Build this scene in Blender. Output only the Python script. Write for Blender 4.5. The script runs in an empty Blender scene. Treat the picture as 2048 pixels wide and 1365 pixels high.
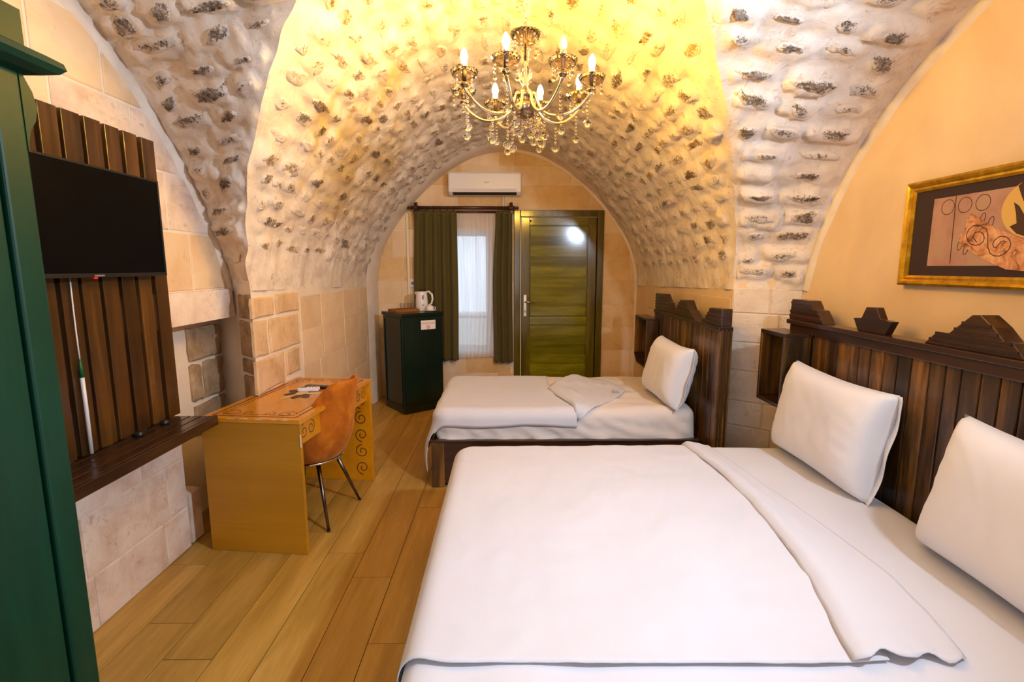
import bpy, bmesh, math, random
import numpy as np
from mathutils import Vector, Matrix, noise, kdtree
from math import sin, cos, pi, radians, sqrt, atan2

random.seed(7)
SC = bpy.context.scene
COL = SC.collection

# ------------------------------------------------------------------ camera
cam_d = bpy.data.cameras.new('camera')
cam = bpy.data.objects.new('camera', cam_d)
COL.objects.link(cam)
cam.location = (0, 0, 1.56)
cam.rotation_euler = (radians(90 - 8.3906), 0, radians(-0.7935))
cam_d.sensor_width = 36.0
cam_d.lens = 36.0 * 1000.0 / 2048.0
cam_d.clip_start = 0.02
SC.camera = cam

# ------------------------------------------------------------------ world, lights, exposure
w = bpy.data.worlds.new('world')
SC.world = w
w.use_nodes = True
bg = w.node_tree.nodes['Background']
bg.inputs[0].default_value = (0.74, 0.85, 1.0, 1)
bg.inputs[1].default_value = 4.0

SC.view_settings.view_transform = 'Standard'
SC.view_settings.look = 'None'
SC.view_settings.exposure = -0.74
SC.view_settings.gamma = 1.0
SC.view_settings.use_curve_mapping = False
try:
    SC.cycles.use_denoising = True
    SC.cycles.max_bounces = 10
    SC.cycles.diffuse_bounces = 5
    SC.cycles.transmission_bounces = 8
    SC.cycles.transparent_max_bounces = 12
    SC.cycles.caustics_reflective = False
    SC.cycles.caustics_refractive = False
except Exception:
    pass

# the photographer's flash, held near the right wall beside the double bed
fl_d = bpy.data.lights.new('flash', 'SPOT')
fl_d.energy = 500
fl_d.color = (0.66, 0.80, 1.0)
fl_d.spot_size = radians(145)
fl_d.spot_blend = 0.9
fl_d.shadow_soft_size = 0.06
fl = bpy.data.objects.new('flash', fl_d)
COL.objects.link(fl)
fl.location = (1.62, 0.75, 2.32)
fl.rotation_euler = (Vector((-1.25, 2.5, 1.6)) - Vector(fl.location)).to_track_quat('-Z', 'Y').to_euler()

# soft fill lamp added behind the camera to brighten the left arch band
dl_d = bpy.data.lights.new('rear_fill', 'AREA')
dl_d.shape = 'RECTANGLE'
dl_d.size, dl_d.size_y = 1.1, 1.3
dl_d.energy = 42
dl_d.color = (0.80, 0.88, 1.0)
dl = bpy.data.objects.new('rear_fill', dl_d)
COL.objects.link(dl)
dl.location = (-0.35, -1.42, 1.55)
dl.rotation_euler = (radians(90), 0, 0)

BULB_E = 1400.0
BULB_C = (1.0, 0.565, 0.085)

# ------------------------------------------------------------------ helpers: colour / nodes
def S(r, g, b):
    f = lambda c: (c / 255 / 12.92) if c / 255 <= 0.04045 else ((c / 255 + 0.055) / 1.055) ** 2.4
    return (f(r), f(g), f(b), 1.0)

class NT:
    def __init__(self, name):
        self.m = bpy.data.materials.new(name)
        self.m.use_nodes = True
        self.t = self.m.node_tree
        self.p = self.t.nodes['Principled BSDF']
        self.out = self.t.nodes['Material Output']
    def n(self, typ, props=None, **ins):
        nd = self.t.nodes.new(typ)
        for k, v in (props or {}).items():
            setattr(nd, k, v)
        for k, v in ins.items():
            key = int(k[1:]) if k[0] == 'i' and k[1:].isdigit() else k.replace('_', ' ')
            self.set(nd.inputs[key], v)
        return nd
    def set(self, sock, v):
        if hasattr(v, 'is_output'):
            self.t.links.new(v, sock)
        else:
            sock.default_value = v
    def P(self, **kw):
        for k, v in kw.items():
            self.set(self.p.inputs[k.replace('_', ' ')], v)
    def ramp(self, fac, stops, interp='LINEAR'):
        r = self.t.nodes.new('ShaderNodeValToRGB')
        self.t.links.new(fac, r.inputs[0])
        cr = r.color_ramp
        cr.interpolation = interp
        while len(cr.elements) < len(stops):
            cr.elements.new(0.5)
        for e, (p, c) in zip(cr.elements, stops):
            e.position = p
            e.color = c
        return r.outputs[0]
    def mix(self, fac, a, b, mode='MIX'):
        m = self.t.nodes.new('ShaderNodeMix')
        m.data_type = 'RGBA'
        m.blend_type = mode
        self.set(m.inputs[0], fac)
        self.set(m.inputs[6], a)
        self.set(m.inputs[7], b)
        return m.outputs[2]
    def math(self, op, a, b=0.0):
        m = self.t.nodes.new('ShaderNodeMath')
        m.operation = op
        self.set(m.inputs[0], a)
        self.set(m.inputs[1], b)
        return m.outputs[0]
    def coord(self, scale=(1, 1, 1), rand=True):
        tc = self.n('ShaderNodeTexCoord')
        src = tc.outputs['Object']
        if rand:
            oi = self.n('ShaderNodeObjectInfo')
            k = self.n('ShaderNodeVectorMath', {'operation': 'SCALE'}, i0=(13.1, 27.7, 7.3))
            self.set(k.inputs['Scale'], oi.outputs['Random'])
            a = self.n('ShaderNodeVectorMath', {'operation': 'ADD'}, i0=src, i1=k.outputs[0])
            src = a.outputs[0]
        mp = self.n('ShaderNodeMapping', Vector=src, Scale=scale)
        return mp.outputs[0]
    def noise(self, vec, scale, detail=5.0, rough=0.6, dist=0.0):
        return self.n('ShaderNodeTexNoise', Vector=vec, Scale=scale, Detail=detail, Roughness=rough, Distortion=dist).outputs[0]
    def bump(self, h, strength=0.3, dist=0.01):
        b = self.n('ShaderNodeBump', Strength=strength, Distance=dist, Height=h)
        self.set(self.p.inputs['Normal'], b.outputs[0])

def plain(name, col, rough=0.5, metal=0.0, **kw):
    m = NT(name)
    m.P(Base_Color=col, Roughness=rough, Metallic=metal, **kw)
    # a whisper of unevenness so no surface is perfectly uniform
    v = m.coord((1, 1, 1))
    nz = m.noise(v, 9.0, 3.0)
    m.P(Roughness=m.math('ADD', m.math('MULTIPLY', nz, 0.12), max(rough - 0.06, 0.0)))
    return m.m

def woody(name, stops, axis='Z', scale=14.0, stretch=0.08, rough=0.4, jitter=0.5, bump=0.15, coat=0.0, knots=True, spec=0.5):
    m = NT(name)
    sc = {'X': (stretch, 1, 1), 'Y': (1, stretch, 1), 'Z': (1, 1, stretch)}[axis]
    v = m.coord(sc)
    a = m.noise(v, scale, 6.0, 0.65, 0.6)
    b = m.noise(v, scale * 5.0, 3.0, 0.7)
    f = m.math('ADD', m.math('MULTIPLY', a, 0.75), m.math('MULTIPLY', b, 0.25))
    c = m.ramp(f, stops)
    oi = m.n('ShaderNodeObjectInfo')
    val = m.math('ADD', m.math('MULTIPLY', oi.outputs['Random'], jitter), 1.0 - jitter / 2)
    hs = m.n('ShaderNodeHueSaturation', Value=val, Color=c)
    m.P(Base_Color=hs.outputs[0], Roughness=rough, Coat_Weight=coat, Coat_Roughness=0.12, Specular_IOR_Level=spec)
    m.bump(f, bump, 0.004)
    return m.m

def plastery(name, c_lo, c_mid, c_hi, scale=3.0, jitter=0.12, bump=0.25, rough=0.9, stain=None, stain_amt=0.5, rand=True):
    m = NT(name)
    v = m.coord((1, 1, 1), rand)
    a = m.noise(v, scale, 7.0, 0.62, 0.4)
    c = m.ramp(a, [(0.28, c_lo), (0.5, c_mid), (0.72, c_hi)])
    if stain:
        s = m.noise(v, scale * 4.3, 8.0, 0.72, 1.2)
        c = m.mix(m.math('MULTIPLY', m.ramp(s, [(0.56, (0, 0, 0, 1)), (0.70, (1, 1, 1, 1))]), stain_amt), c, stain)
    oi = m.n('ShaderNodeObjectInfo')
    val = m.math('ADD', m.math('MULTIPLY', oi.outputs['Random'], jitter), 1.0 - jitter / 2)
    hs = m.n('ShaderNodeHueSaturation', Value=val, Color=c)
    m.P(Base_Color=hs.outputs[0], Roughness=rough, Specular_IOR_Level=0.2)
    fn = m.noise(v, scale * 14.0, 6.0, 0.7)
    m.bump(m.math('ADD', a, m.math('MULTIPLY', fn, 0.5)), bump, 0.012)
    return m.m

# ------------------------------------------------------------------ materials
WHITE_P = S(232, 218, 203)
MAT = {}
MAT['vault_plaster'] = plastery('vault_plaster', S(206, 188, 168), S(228, 214, 198), S(240, 230, 218), 4.0, 0.0, 0.5, rand=False,
                                stain=S(176, 138, 92), stain_amt=0.7)
MAT['white_plaster'] = plastery('white_plaster', S(218, 202, 184), S(232, 219, 203), S(240, 230, 218), 5.0, 0.04, 0.3)
MAT['cream_plaster'] = plastery('cream_plaster', S(216, 186, 146), S(226, 198, 160), S(233, 209, 175), 1.6, 0.03, 0.15)
MAT['cream_block'] = plastery('cream_block', S(220, 186, 146), S(229, 202, 166), S(234, 212, 182), 3.0, 0.08, 0.2, stain=S(198, 152, 104), stain_amt=0.35)
MAT['pale_block'] = plastery('pale_block', S(200, 168, 144), S(228, 208, 190), S(240, 228, 214), 4.0, 0.10, 0.3, stain=S(172, 132, 112), stain_amt=0.6)
MAT['rough_block'] = plastery('rough_block', S(188, 154, 114), S(216, 184, 142), S(226, 200, 164), 5.0, 0.10, 0.45, stain=S(148, 110, 72), stain_amt=0.5)
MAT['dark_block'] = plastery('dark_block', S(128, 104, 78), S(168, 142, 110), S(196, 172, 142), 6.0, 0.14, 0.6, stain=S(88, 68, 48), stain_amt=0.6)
MAT['white_block'] = plastery('white_block', S(212, 192, 170), S(228, 212, 194), S(238, 226, 212), 5.0, 0.06, 0.35, stain=S(120, 96, 76), stain_amt=0.4)
MAT['back_block'] = plastery('back_block', S(206, 166, 112), S(220, 186, 136), S(228, 202, 160), 3.5, 0.12, 0.25, stain=S(186, 136, 84), stain_amt=0.4)
MAT['mortar'] = plastery('mortar', S(222, 205, 184), S(232, 218, 200), S(238, 226, 210), 4.0, 0.0, 0.3)

def stone_mat(name, cols, dark, mid, thr):
    m = NT(name)
    v = m.coord((1, 1, 1), True)
    a = m.noise(v, 16.0, 9.0, 0.78, 0.6)
    b = m.noise(v, 60.0, 5.0, 0.75)
    at = m.n('ShaderNodeAttribute', {'attribute_name': 'rho'})
    oi = m.n('ShaderNodeObjectInfo')
    rn = oi.outputs['Random']
    warm = m.ramp(rn, [(0.0, cols[0]), (0.35, cols[1]), (0.7, cols[2]), (1.0, cols[3])])
    st = m.mix(m.ramp(b, [(0.40, (0, 0, 0, 1)), (0.58, (1, 1, 1, 1))]), mid, warm)
    st = m.mix(m.ramp(a, [(0.36, (1, 1, 1, 1)), (0.50, (0, 0, 0, 1))]), st, dark)
    # whitewash smeared over the rim and in streaks over the face
    r2 = m.math('FRACT', m.math('MULTIPLY', rn, 17.31))
    cz_ = m.noise(v, 120.0, 3.0, 0.8)
    f = m.math('ADD', m.math('MULTIPLY', a, 1.1), m.math('MULTIPLY', b, 0.9))
    f = m.math('ADD', f, m.math('MULTIPLY', cz_, 0.5))
    f = m.math('ADD', f, m.math('MULTIPLY', at.outputs['Fac'], 0.62))
    f = m.math('ADD', f, m.math('MULTIPLY', r2, 0.30))
    f = m.math('MULTIPLY', f, 0.5)
    msk = m.ramp(f, [(thr, (0, 0, 0, 1)), (thr + .10, (1, 1, 1, 1))])
    c = m.mix(msk, st, WHITE_P)
    m.P(Base_Color=c, Roughness=0.92, Specular_IOR_Level=0.15)
    m.bump(m.math('ADD', a, m.math('MULTIPLY', b, 0.6)), 0.8, 0.012)
    return m.m
MAT['stone'] = stone_mat('vault_stone', [S(150, 134, 116), S(178, 166, 152), S(164, 140, 110), S(190, 178, 164)], S(74, 60, 50), S(116, 100, 86), .72)
MAT['stone_warm'] = stone_mat('vault_stone_warm', [S(186, 158, 120), S(200, 174, 138), S(178, 142, 100), S(206, 182, 148)], S(110, 84, 56), S(160, 128, 92), .655)

MAT['floor_tile'] = woody('floor_tile', [(0.25, S(140, 104, 36)), (0.5, S(175, 135, 58)), (0.75, S(202, 163, 86))], 'Y', 9.0, 0.10, 0.42, 0.20, 0.05)
MAT['grout'] = plain('grout', S(72, 46, 20), 0.9)
DW = [(0.22, S(24, 15, 6)), (0.46, S(64, 42, 16)), (0.72, S(146, 100, 40))]
MAT['dark_wood_z'] = woody('dark_wood_vertical', DW, 'Z', 12.0, 0.09, 0.30, 1.1, 0.2, 0.25)
MAT['dark_wood_y'] = woody('dark_wood_long', [(0.25, S(24, 13, 7)), (0.5, S(52, 30, 16)), (0.78, S(86, 50, 25))], 'Y', 12.0, 0.09, 0.30, 0.5, 0.2, 0.25)
MAT['dark_wood_x'] = woody('dark_wood_cross', [(0.25, S(24, 13, 7)), (0.5, S(52, 30, 16)), (0.78, S(86, 50, 25))], 'X', 12.0, 0.09, 0.30, 0.5, 0.2, 0.25)
MAT['slat_wood'] = woody('slat_wood', [(0.25, S(34, 20, 8)), (0.5, S(72, 45, 17)), (0.76, S(122, 82, 34))], 'Z', 10.0, 0.08, 0.3, 0.5, 0.2, 0.25)
MAT['green_wood'] = woody('green_wood', [(0.3, S(3, 44, 29)), (0.5, S(4, 52, 35)), (0.7, S(7, 61, 42))], 'Z', 10.0, 0.1, 0.45, 0.06, 0.06, 0.0, spec=0.3)
MAT['dark_green'] = woody('dark_green_wood', [(0.3, S(6, 22, 13)), (0.5, S(8, 28, 17)), (0.7, S(11, 36, 22))], 'Z', 10.0, 0.1, 0.30, 0.06, 0.06, 0.15)
OL = [(0.25, S(66, 66, 6)), (0.5, S(112, 106, 12)), (0.75, S(150, 140, 30))]
MAT['olive_x'] = woody('olive_stain_cross', OL, 'X', 9.0, 0.10, 0.12, 0.5, 0.08, 0.6)
MAT['olive_z'] = woody('olive_stain_upright', [(0.25, S(60, 50, 10)), (0.5, S(92, 78, 16)), (0.75, S(122, 106, 30))], 'Z', 9.0, 0.10, 0.16, 0.25, 0.06, 0.6)
MAT['desk_panel'] = woody('desk_panel', [(0.3, S(168, 114, 14)), (0.5, S(178, 122, 18)), (0.7, S(188, 132, 26))], 'X', 8.0, 0.06, 0.42, 0.05, 0.04)
MAT['desk_top'] = woody('desk_top', [(0.3, S(198, 126, 8)), (0.5, S(214, 140, 14)), (0.7, S(224, 154, 26))], 'Y', 6.0, 0.10, 0.22, 0.05, 0.03, 0.4)
MAT['tray_wood'] = woody('tray_wood', [(0.3, S(120, 66, 26)), (0.5, S(150, 88, 38)), (0.7, S(172, 106, 50))], 'X', 14.0, 0.1, 0.4, 0.1, 0.05)
MAT['motif'] = plain('painted_motif', S(104, 56, 14), 0.45)
MAT['motif_dark'] = plain('painted_motif_dark', S(70, 44, 28), 0.45)
MAT['motif_pale'] = plain('painted_motif_pale', S(214, 180, 120), 0.45)
MAT['worn_edge'] = plain('worn_edge', S(226, 206, 170), 0.7)

def cloth(name, col, scale=60.0, bump=0.12, rough=0.95, sheen=0.2, trans=0.0):
    m = NT(name)
    v = m.coord((1, 1, 1))
    a = m.noise(v, scale * 4, 3.0, 0.7)
    b = m.noise(v, 5.0, 4.0, 0.6)
    c = m.mix(m.math('MULTIPLY', b, 0.25), col, tuple(x * 0.9 for x in col[:3]) + (1,))
    m.P(Base_Color=c, Roughness=rough, Sheen_Weight=sheen, Specular_IOR_Level=0.15)
    m.bump(a, bump, 0.003)
    return m.m
MAT['sheet'] = cloth('white_sheet', S(216, 216, 222))
MAT['blanket'] = cloth('white_blanket', S(214, 213, 218), 40, 0.25)
MAT['pillow'] = cloth('pillow_cotton', S(226, 223, 224))
MAT['cream_sheet'] = cloth('cream_sheet', S(226, 214, 204))
MAT['emblem'] = plain('grey_thread', S(150, 142, 132), 0.9)

def velvet():
    m = NT('orange_velvet')
    v = m.coord((1, 1, 0.6))
    a = m.noise(v, 7.0, 6.0, 0.65, 0.8)
    c = m.ramp(a, [(0.3, S(138, 66, 8)), (0.5, S(176, 92, 14)), (0.7, S(204, 122, 28))])
    m.P(Base_Color=c, Roughness=0.85, Sheen_Weight=0.6, Sheen_Tint=S(240, 170, 90), Specular_IOR_Level=0.2)
    m.bump(m.noise(v, 180.0, 2.0), 0.15, 0.002)
    return m.m
MAT['velvet'] = velvet()
MAT['chrome'] = plain('chrome', (0.75, 0.75, 0.76, 1), 0.12, 1.0)
MAT['leg_metal'] = plain('dark_leg_metal', (0.16, 0.13, 0.12, 1), 0.28, 1.0)
MAT['screen'] = plain('black_screen', (0.002, 0.002, 0.0025, 1), 0.3, Specular_IOR_Level=0.12)
MAT['black_plastic'] = plain('black_plastic', (0.012, 0.012, 0.013, 1), 0.35)
MAT['white_plastic'] = plain('white_plastic', S(232, 226, 224), 0.3)
MAT['grey_plastic'] = plain('grey_plastic', S(128, 124, 122), 0.4)
MAT['dark_slot'] = plain('dark_slot', S(40, 32, 26), 0.7)
MAT['green_plastic'] = plain('green_plastic', S(10, 96, 52), 0.4)
MAT['white_cable'] = plain('white_cable', S(226, 224, 226), 0.4)
MAT['conduit'] = plain('conduit_plastic', S(232, 220, 196), 0.45)
MAT['red_print'] = plain('red_print', S(196, 30, 44), 0.5)
MAT['sign_white'] = plain('sign_white', S(236, 230, 228), 0.5)
MAT['led_red'] = plain('led_red', (0.7, 0.02, 0.03, 1), 0.3)
MAT['porcelain'] = plain('porcelain', S(236, 228, 220), 0.15)
MAT['satin_steel'] = plain('satin_steel', (0.72, 0.66, 0.55, 1), 0.22, 1.0)
MAT['gap_pale'] = plain('pale_edge', S(236, 224, 190), 0.6)
MAT['rod_wood'] = woody('rod_wood', [(0.3, S(40, 18, 10)), (0.5, S(60, 28, 16)), (0.7, S(82, 42, 24))], 'X', 14, 0.1, 0.3, 0.1, 0.05, 0.2)
MAT['drape'] = cloth('olive_drape', S(92, 80, 36), 50, 0.25, 0.8, 0.12)

def gold():
    m = NT('gold_leaf')
    v = m.coord((1, 1, 1))
    a = m.noise(v, 24.0, 5.0)
    c = m.ramp(a, [(0.3, S(176, 122, 14)), (0.55, S(214, 162, 30)), (0.75, S(236, 196, 78))])
    m.P(Base_Color=c, Metallic=0.75, Roughness=0.3)
    return m.m
MAT['gold'] = gold()
MAT['mat_board'] = plain('mat_board', S(48, 28, 26), 0.8)
def art_paper():
    m = NT('art_paper')
    v = m.coord((1, 1, 1), False)
    a = m.noise(v, 9.0, 5.0)
    m.P(Base_Color=m.ramp(a, [(0.3, S(158, 112, 96)), (0.55, S(176, 134, 114)), (0.75, S(170, 142, 104))]), Roughness=0.8)
    return m.m
MAT['art_paper'] = art_paper()
def art_tan(name, s):
    m = NT(name)
    v = m.coord((1, 1, 1), False)
    a = m.noise(v, s, 6.0, 0.65, 1.5)
    m.P(Base_Color=m.ramp(a, [(0.34, S(110, 58, 34)), (0.46, S(196, 132, 88)), (0.62, S(222, 168, 124)), (0.75, S(214, 176, 110))]), Roughness=0.75)
    return m.m
MAT['art_horn'] = art_tan('art_horn', 14.0)
MAT['art_pot'] = plain('art_pot', S(212, 170, 88), 0.75)
MAT['art_dark'] = plain('art_dark', S(66, 36, 20), 0.75)
MAT['art_line'] = plain('art_line', S(58, 38, 34), 0.7)

def glass(name, col=(1, 1, 1, 1), rough=0.0, ior=1.5):
    m = NT(name)
    m.P(Base_Color=col, Roughness=rough, IOR=ior, Transmission_Weight=1.0)
    return m.m
MAT['glass'] = glass('clear_glass')
MAT['crystal'] = glass('crystal', (1.0, 0.96, 0.90, 1), 0.0, 1.6)
MAT['amber_glass'] = glass('amber_glass', (0.94, 0.78, 0.58, 1), 0.03, 1.5)
def thin_glass(name='window_glass'):
    m = NT(name)
    tr = m.n('ShaderNodeBsdfTransparent', Color=(0.94, 0.96, 0.97, 1))
    gl = m.n('ShaderNodeBsdfGlossy', Roughness=0.02)
    lw = m.n('ShaderNodeLayerWeight', Blend=0.35)
    fr = m.n('ShaderNodeMath', {'operation': 'MULTIPLY'}, i0=lw.outputs['Fresnel' if name != 'tumbler' else 'Facing'], i1=0.5)
    mx = m.n('ShaderNodeMixShader', i0=fr.outputs[0], i1=tr.outputs[0], i2=gl.outputs[0])
    m.t.links.new(mx.outputs[0], m.out.inputs[0])
    return m.m
MAT['window_glass'] = thin_glass()
MAT['tumbler'] = thin_glass('tumbler')
MAT['gilt'] = plain('champagne_metal', (0.80, 0.73, 0.58, 1), 0.16, 1.0)
MAT['gilt_dark'] = plain('antique_metal', (0.36, 0.28, 0.18, 1), 0.25, 1.0)
def bulb_mat():
    m = NT('bulb_glow')
    m.P(Base_Color=(1, 0.9, 0.75, 1), Emission_Color=BULB_C + (1,), Emission_Strength=BULB_E)
    return m.m
MAT['bulb_on'] = bulb_mat()
MAT['bulb_off'] = plain('bulb_unlit', S(244, 232, 196), 0.15)
def sheer_mat():
    m = NT('sheer_voile')
    tr = m.n('ShaderNodeBsdfTransparent', Color=(1, 1, 1, 1))
    tl = m.n('ShaderNodeBsdfTranslucent', Color=(0.92, 0.92, 0.96, 1))
    df = m.n('ShaderNodeBsdfDiffuse', Color=(0.9, 0.9, 0.93, 1))
    a = m.n('ShaderNodeMixShader', i0=0.35, i1=tl.outputs[0], i2=df.outputs[0])
    v = m.coord((1, 1, 0.02), False)
    f = m.math('ADD', m.math('MULTIPLY', m.noise(v, 60.0, 3.0), 0.55), 0.48)
    b = m.n('ShaderNodeMixShader', i0=f, i1=tr.outputs[0], i2=a.outputs[0])
    m.t.links.new(b.outputs[0], m.out.inputs[0])
    return m.m
MAT['sheer'] = sheer_mat()
MAT['ext_ground'] = plastery('outside_paving', S(150, 138, 120), S(176, 164, 146), S(196, 186, 170), 2.0)
MAT['ext_wall'] = plastery('outside_wall', S(206, 196, 178), S(222, 214, 200), S(232, 226, 214), 2.0)
MAT['white_paint'] = plain('white_paint', S(226, 224, 224), 0.4)

# ------------------------------------------------------------------ mesh builder
class MB:
    def __init__(s):
        s.v = []
        s.f = []
    def add(s, verts, faces):
        o = len(s.v)
        s.v += [tuple(p) for p in verts]
        s.f += [tuple(i + o for i in f) for f in faces]
        return s
    def box(s, x0, x1, y0, y1, z0, z1):
        return s.add([(x0, y0, z0), (x1, y0, z0), (x1, y1, z0), (x0, y1, z0), (x0, y0, z1), (x1, y0, z1), (x1, y1, z1), (x0, y1, z1)],
                     [(0, 3, 2, 1), (4, 5, 6, 7), (0, 1, 5, 4), (1, 2, 6, 5), (2, 3, 7, 6), (3, 0, 4, 7)])
    def prism(s, poly, fn, a, b):
        """polygon in (u,v) extruded between depths a and b, fn(u,v,d)->xyz"""
        n = len(poly)
        vs = [fn(u, v, a) for u, v in poly] + [fn(u, v, b) for u, v in poly]
        fs = [tuple(range(n - 1, -1, -1)), tuple(range(n, 2 * n))]
        fs += [(i, (i + 1) % n, n + (i + 1) % n, n + i) for i in range(n)]
        return s.add(vs, fs)
    def grid(s, P, closed_u=False):
        """P[i][j] points"""
        n, m = len(P), len(P[0])
        vs = [p for r in P for p in r]
        fs = []
        for i in range(n if closed_u else n - 1):
            for j in range(m - 1):
                a = i * m + j
                b = ((i + 1) % n) * m + j
                fs.append((a, b, b + 1, a + 1))
        return s.add(vs, fs)
    def tube(s, pts, r, seg=8, caps=True):
        pts = [Vector(p) for p in pts]
        rs = r if isinstance(r, (list, tuple)) else [r] * len(pts)
        rings = []
        prev = None
        for i, p in enumerate(pts):
            t = (pts[min(i + 1, len(pts) - 1)] - pts[max(i - 1, 0)]).normalized()
            if prev is None:
                up = Vector((0, 0, 1)) if abs(t.z) < 0.9 else Vector((1, 0, 0))
                nx = t.cross(up).normalized()
            else:
                nx = (prev - t * prev.dot(t)).normalized()
            prev = nx
            ny = t.cross(nx)
            rings.append([p + (nx * cos(k * 2 * pi / seg) + ny * sin(k * 2 * pi / seg)) * rs[i] for k in range(seg)])
        o = len(s.v)
        for rg in rings:
            s.v += [tuple(q) for q in rg]
        for i in range(len(rings) - 1):
            for k in range(seg):
                a = o + i * seg + k
                b = o + i * seg + (k + 1) % seg
                s.f.append((a, b, b + seg, a + seg))
        if caps:
            s.f.append(tuple(o + k for k in range(seg - 1, -1, -1)))
            s.f.append(tuple(o + (len(rings) - 1) * seg + k for k in range(seg)))
        return s
    def lathe(s, prof, c=(0, 0, 0), seg=20, flute=0.0, nfl=0):
        """prof: list of (r,z)"""
        o = len(s.v)
        for r, z in prof:
            for k in range(seg):
                a = 2 * pi * k / seg
                rr = r * (1 + (flute * cos(nfl * a) if nfl else 0))
                s.v.append((c[0] + rr * cos(a), c[1] + rr * sin(a), c[2] + z))
        for i in range(len(prof) - 1):
            for k in range(seg):
                a = o + i * seg + k
                b = o + i * seg + (k + 1) % seg
                s.f.append((a, b, b + seg, a + seg))
        if prof[0][0] > 1e-6:
            s.f.append(tuple(o + k for k in range(seg - 1, -1, -1)))
        if prof[-1][0] > 1e-6:
            s.f.append(tuple(o + (len(prof) - 1) * seg + k for k in range(seg)))
        return s
    def ball(s, c, r, seg=8, rings=5, sz=1.0):
        return s.lathe([(max(r * sin(pi * i / rings), 1e-5), -r * sz * cos(pi * i / rings)) for i in range(rings + 1)], c, seg)
    def ribbon(s, pts, wd, fn, h=0.0006):
        """flat painted stroke along 2-D pts, fn(u,v,h)->xyz"""
        n = len(pts)
        A, B = [], []
        for i in range(n):
            a = pts[max(i - 1, 0)]
            b = pts[min(i + 1, n - 1)]
            dx, dy = b[0] - a[0], b[1] - a[1]
            l = sqrt(dx * dx + dy * dy) or 1
            nx, ny = -dy / l * wd / 2, dx / l * wd / 2
            A.append(fn(pts[i][0] + nx, pts[i][1] + ny, h))
            B.append(fn(pts[i][0] - nx, pts[i][1] - ny, h))
        return s.add(A + B, [(i, i + 1, n + i + 1, n + i) for i in range(n - 1)])

WM = {}   # world matrix of every parent
def empty(name, loc, rz=0.0, label=None, cat=None, group=None):
    o = bpy.data.objects.new(name, None)
    o.empty_display_size = 0.1
    COL.objects.link(o)
    o.location = loc
    o.rotation_euler = (0, 0, rz)
    WM[o] = Matrix.Translation(loc) @ Matrix.Rotation(rz, 4, 'Z')
    if label: o['label'] = label
    if cat: o['category'] = cat
    if group: o['group'] = group
    return o

def obj(name, mb, mat, parent=None, smooth=False, bevel=0.0, local=False, seg=2, solid=0.0, label=None, cat=None, group=None, kind=None, mods=None, subsurf=0):
    me = bpy.data.meshes.new(name)
    vs = mb.v
    org = Vector((0, 0, 0))
    if parent is not None and not local:
        inv = WM[parent].inverted()
        vs = [tuple(inv @ Vector(p)) for p in vs]
    elif parent is None and kind != 'structure':
        a = np.array(vs)
        org = Vector(((a[:, 0].min() + a[:, 0].max()) / 2, (a[:, 1].min() + a[:, 1].max()) / 2, a[:, 2].min()))
        vs = [tuple(Vector(p) - org) for p in vs]
    me.from_pydata(vs, [], mb.f)
    me.update()
    bm = bmesh.new()
    bm.from_mesh(me)
    bmesh.ops.recalc_face_normals(bm, faces=bm.faces)
    bm.to_mesh(me)
    bm.free()
    if smooth:
        me.polygons.foreach_set('use_smooth', [True] * len(me.polygons))
    me.materials.append(MAT[mat] if isinstance(mat, str) else mat)
    o = bpy.data.objects.new(name, me)
    COL.objects.link(o)
    if parent is not None:
        o.parent = parent
        WM[o] = WM[parent]
    else:
        o.location = org
        WM[o] = Matrix.Translation(org)
    if solid:
        m = o.modifiers.new('solid', 'SOLIDIFY')
        m.thickness = solid
        m.offset = 0
    if bevel:
        m = o.modifiers.new('bevel', 'BEVEL')
        m.width = bevel
        m.segments = seg
        m.limit_method = 'ANGLE'
        m.angle_limit = radians(40)
    if subsurf:
        m = o.modifiers.new('sub', 'SUBSURF')
        m.levels = m.render_levels = subsurf
    if label: o['label'] = label
    if cat: o['category'] = cat
    if group: o['group'] = group
    if kind: o['kind'] = kind
    return o

def text(name, body, size, mat, parent, loc, rot, extrude=0.0003, align='CENTER', sx=1.0, shear=0.0):
    cu = bpy.data.curves.new(name, 'FONT')
    cu.body = body
    cu.size = size
    cu.extrude = extrude
    cu.align_x = align
    cu.align_y = 'CENTER'
    cu.shear = shear
    cu.materials.append(MAT[mat])
    tmp = bpy.data.objects.new(name, cu)
    COL.objects.link(tmp)
    dg = bpy.context.evaluated_depsgraph_get()
    me = bpy.data.meshes.new_from_object(tmp.evaluated_get(dg))
    bpy.data.objects.remove(tmp)
    me.materials.clear()
    me.materials.append(MAT[mat])
    o = bpy.data.objects.new(name, me)
    COL.objects.link(o)
    o.parent = parent
    mw = Matrix.Translation(loc) @ rot.to_4x4() @ Matrix.Diagonal((sx, 1, 1, 1))
    o.matrix_local = WM[parent].inverted() @ mw
    return o

def axes(x, y, z):
    return Matrix((Vector(x), Vector(y), Vector(z))).transposed()

def fn_x(X, sgn):   # (u=y, v=z, d) on plane x = X, d outward along sgn*x
    return lambda u, v, d: (X + sgn * d, u, v)

# ================================================================== THE SETTING
YB, YF = 6.0, -1.5
XC = 0.02
XL, XR = -1.54, 1.58
TXL, TXR = -1.78, 1.92        # flat walls of the two side recesses
Y0 = 1.5                      # middle of the cross-vaulted bay
ZS = 1.42

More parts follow.
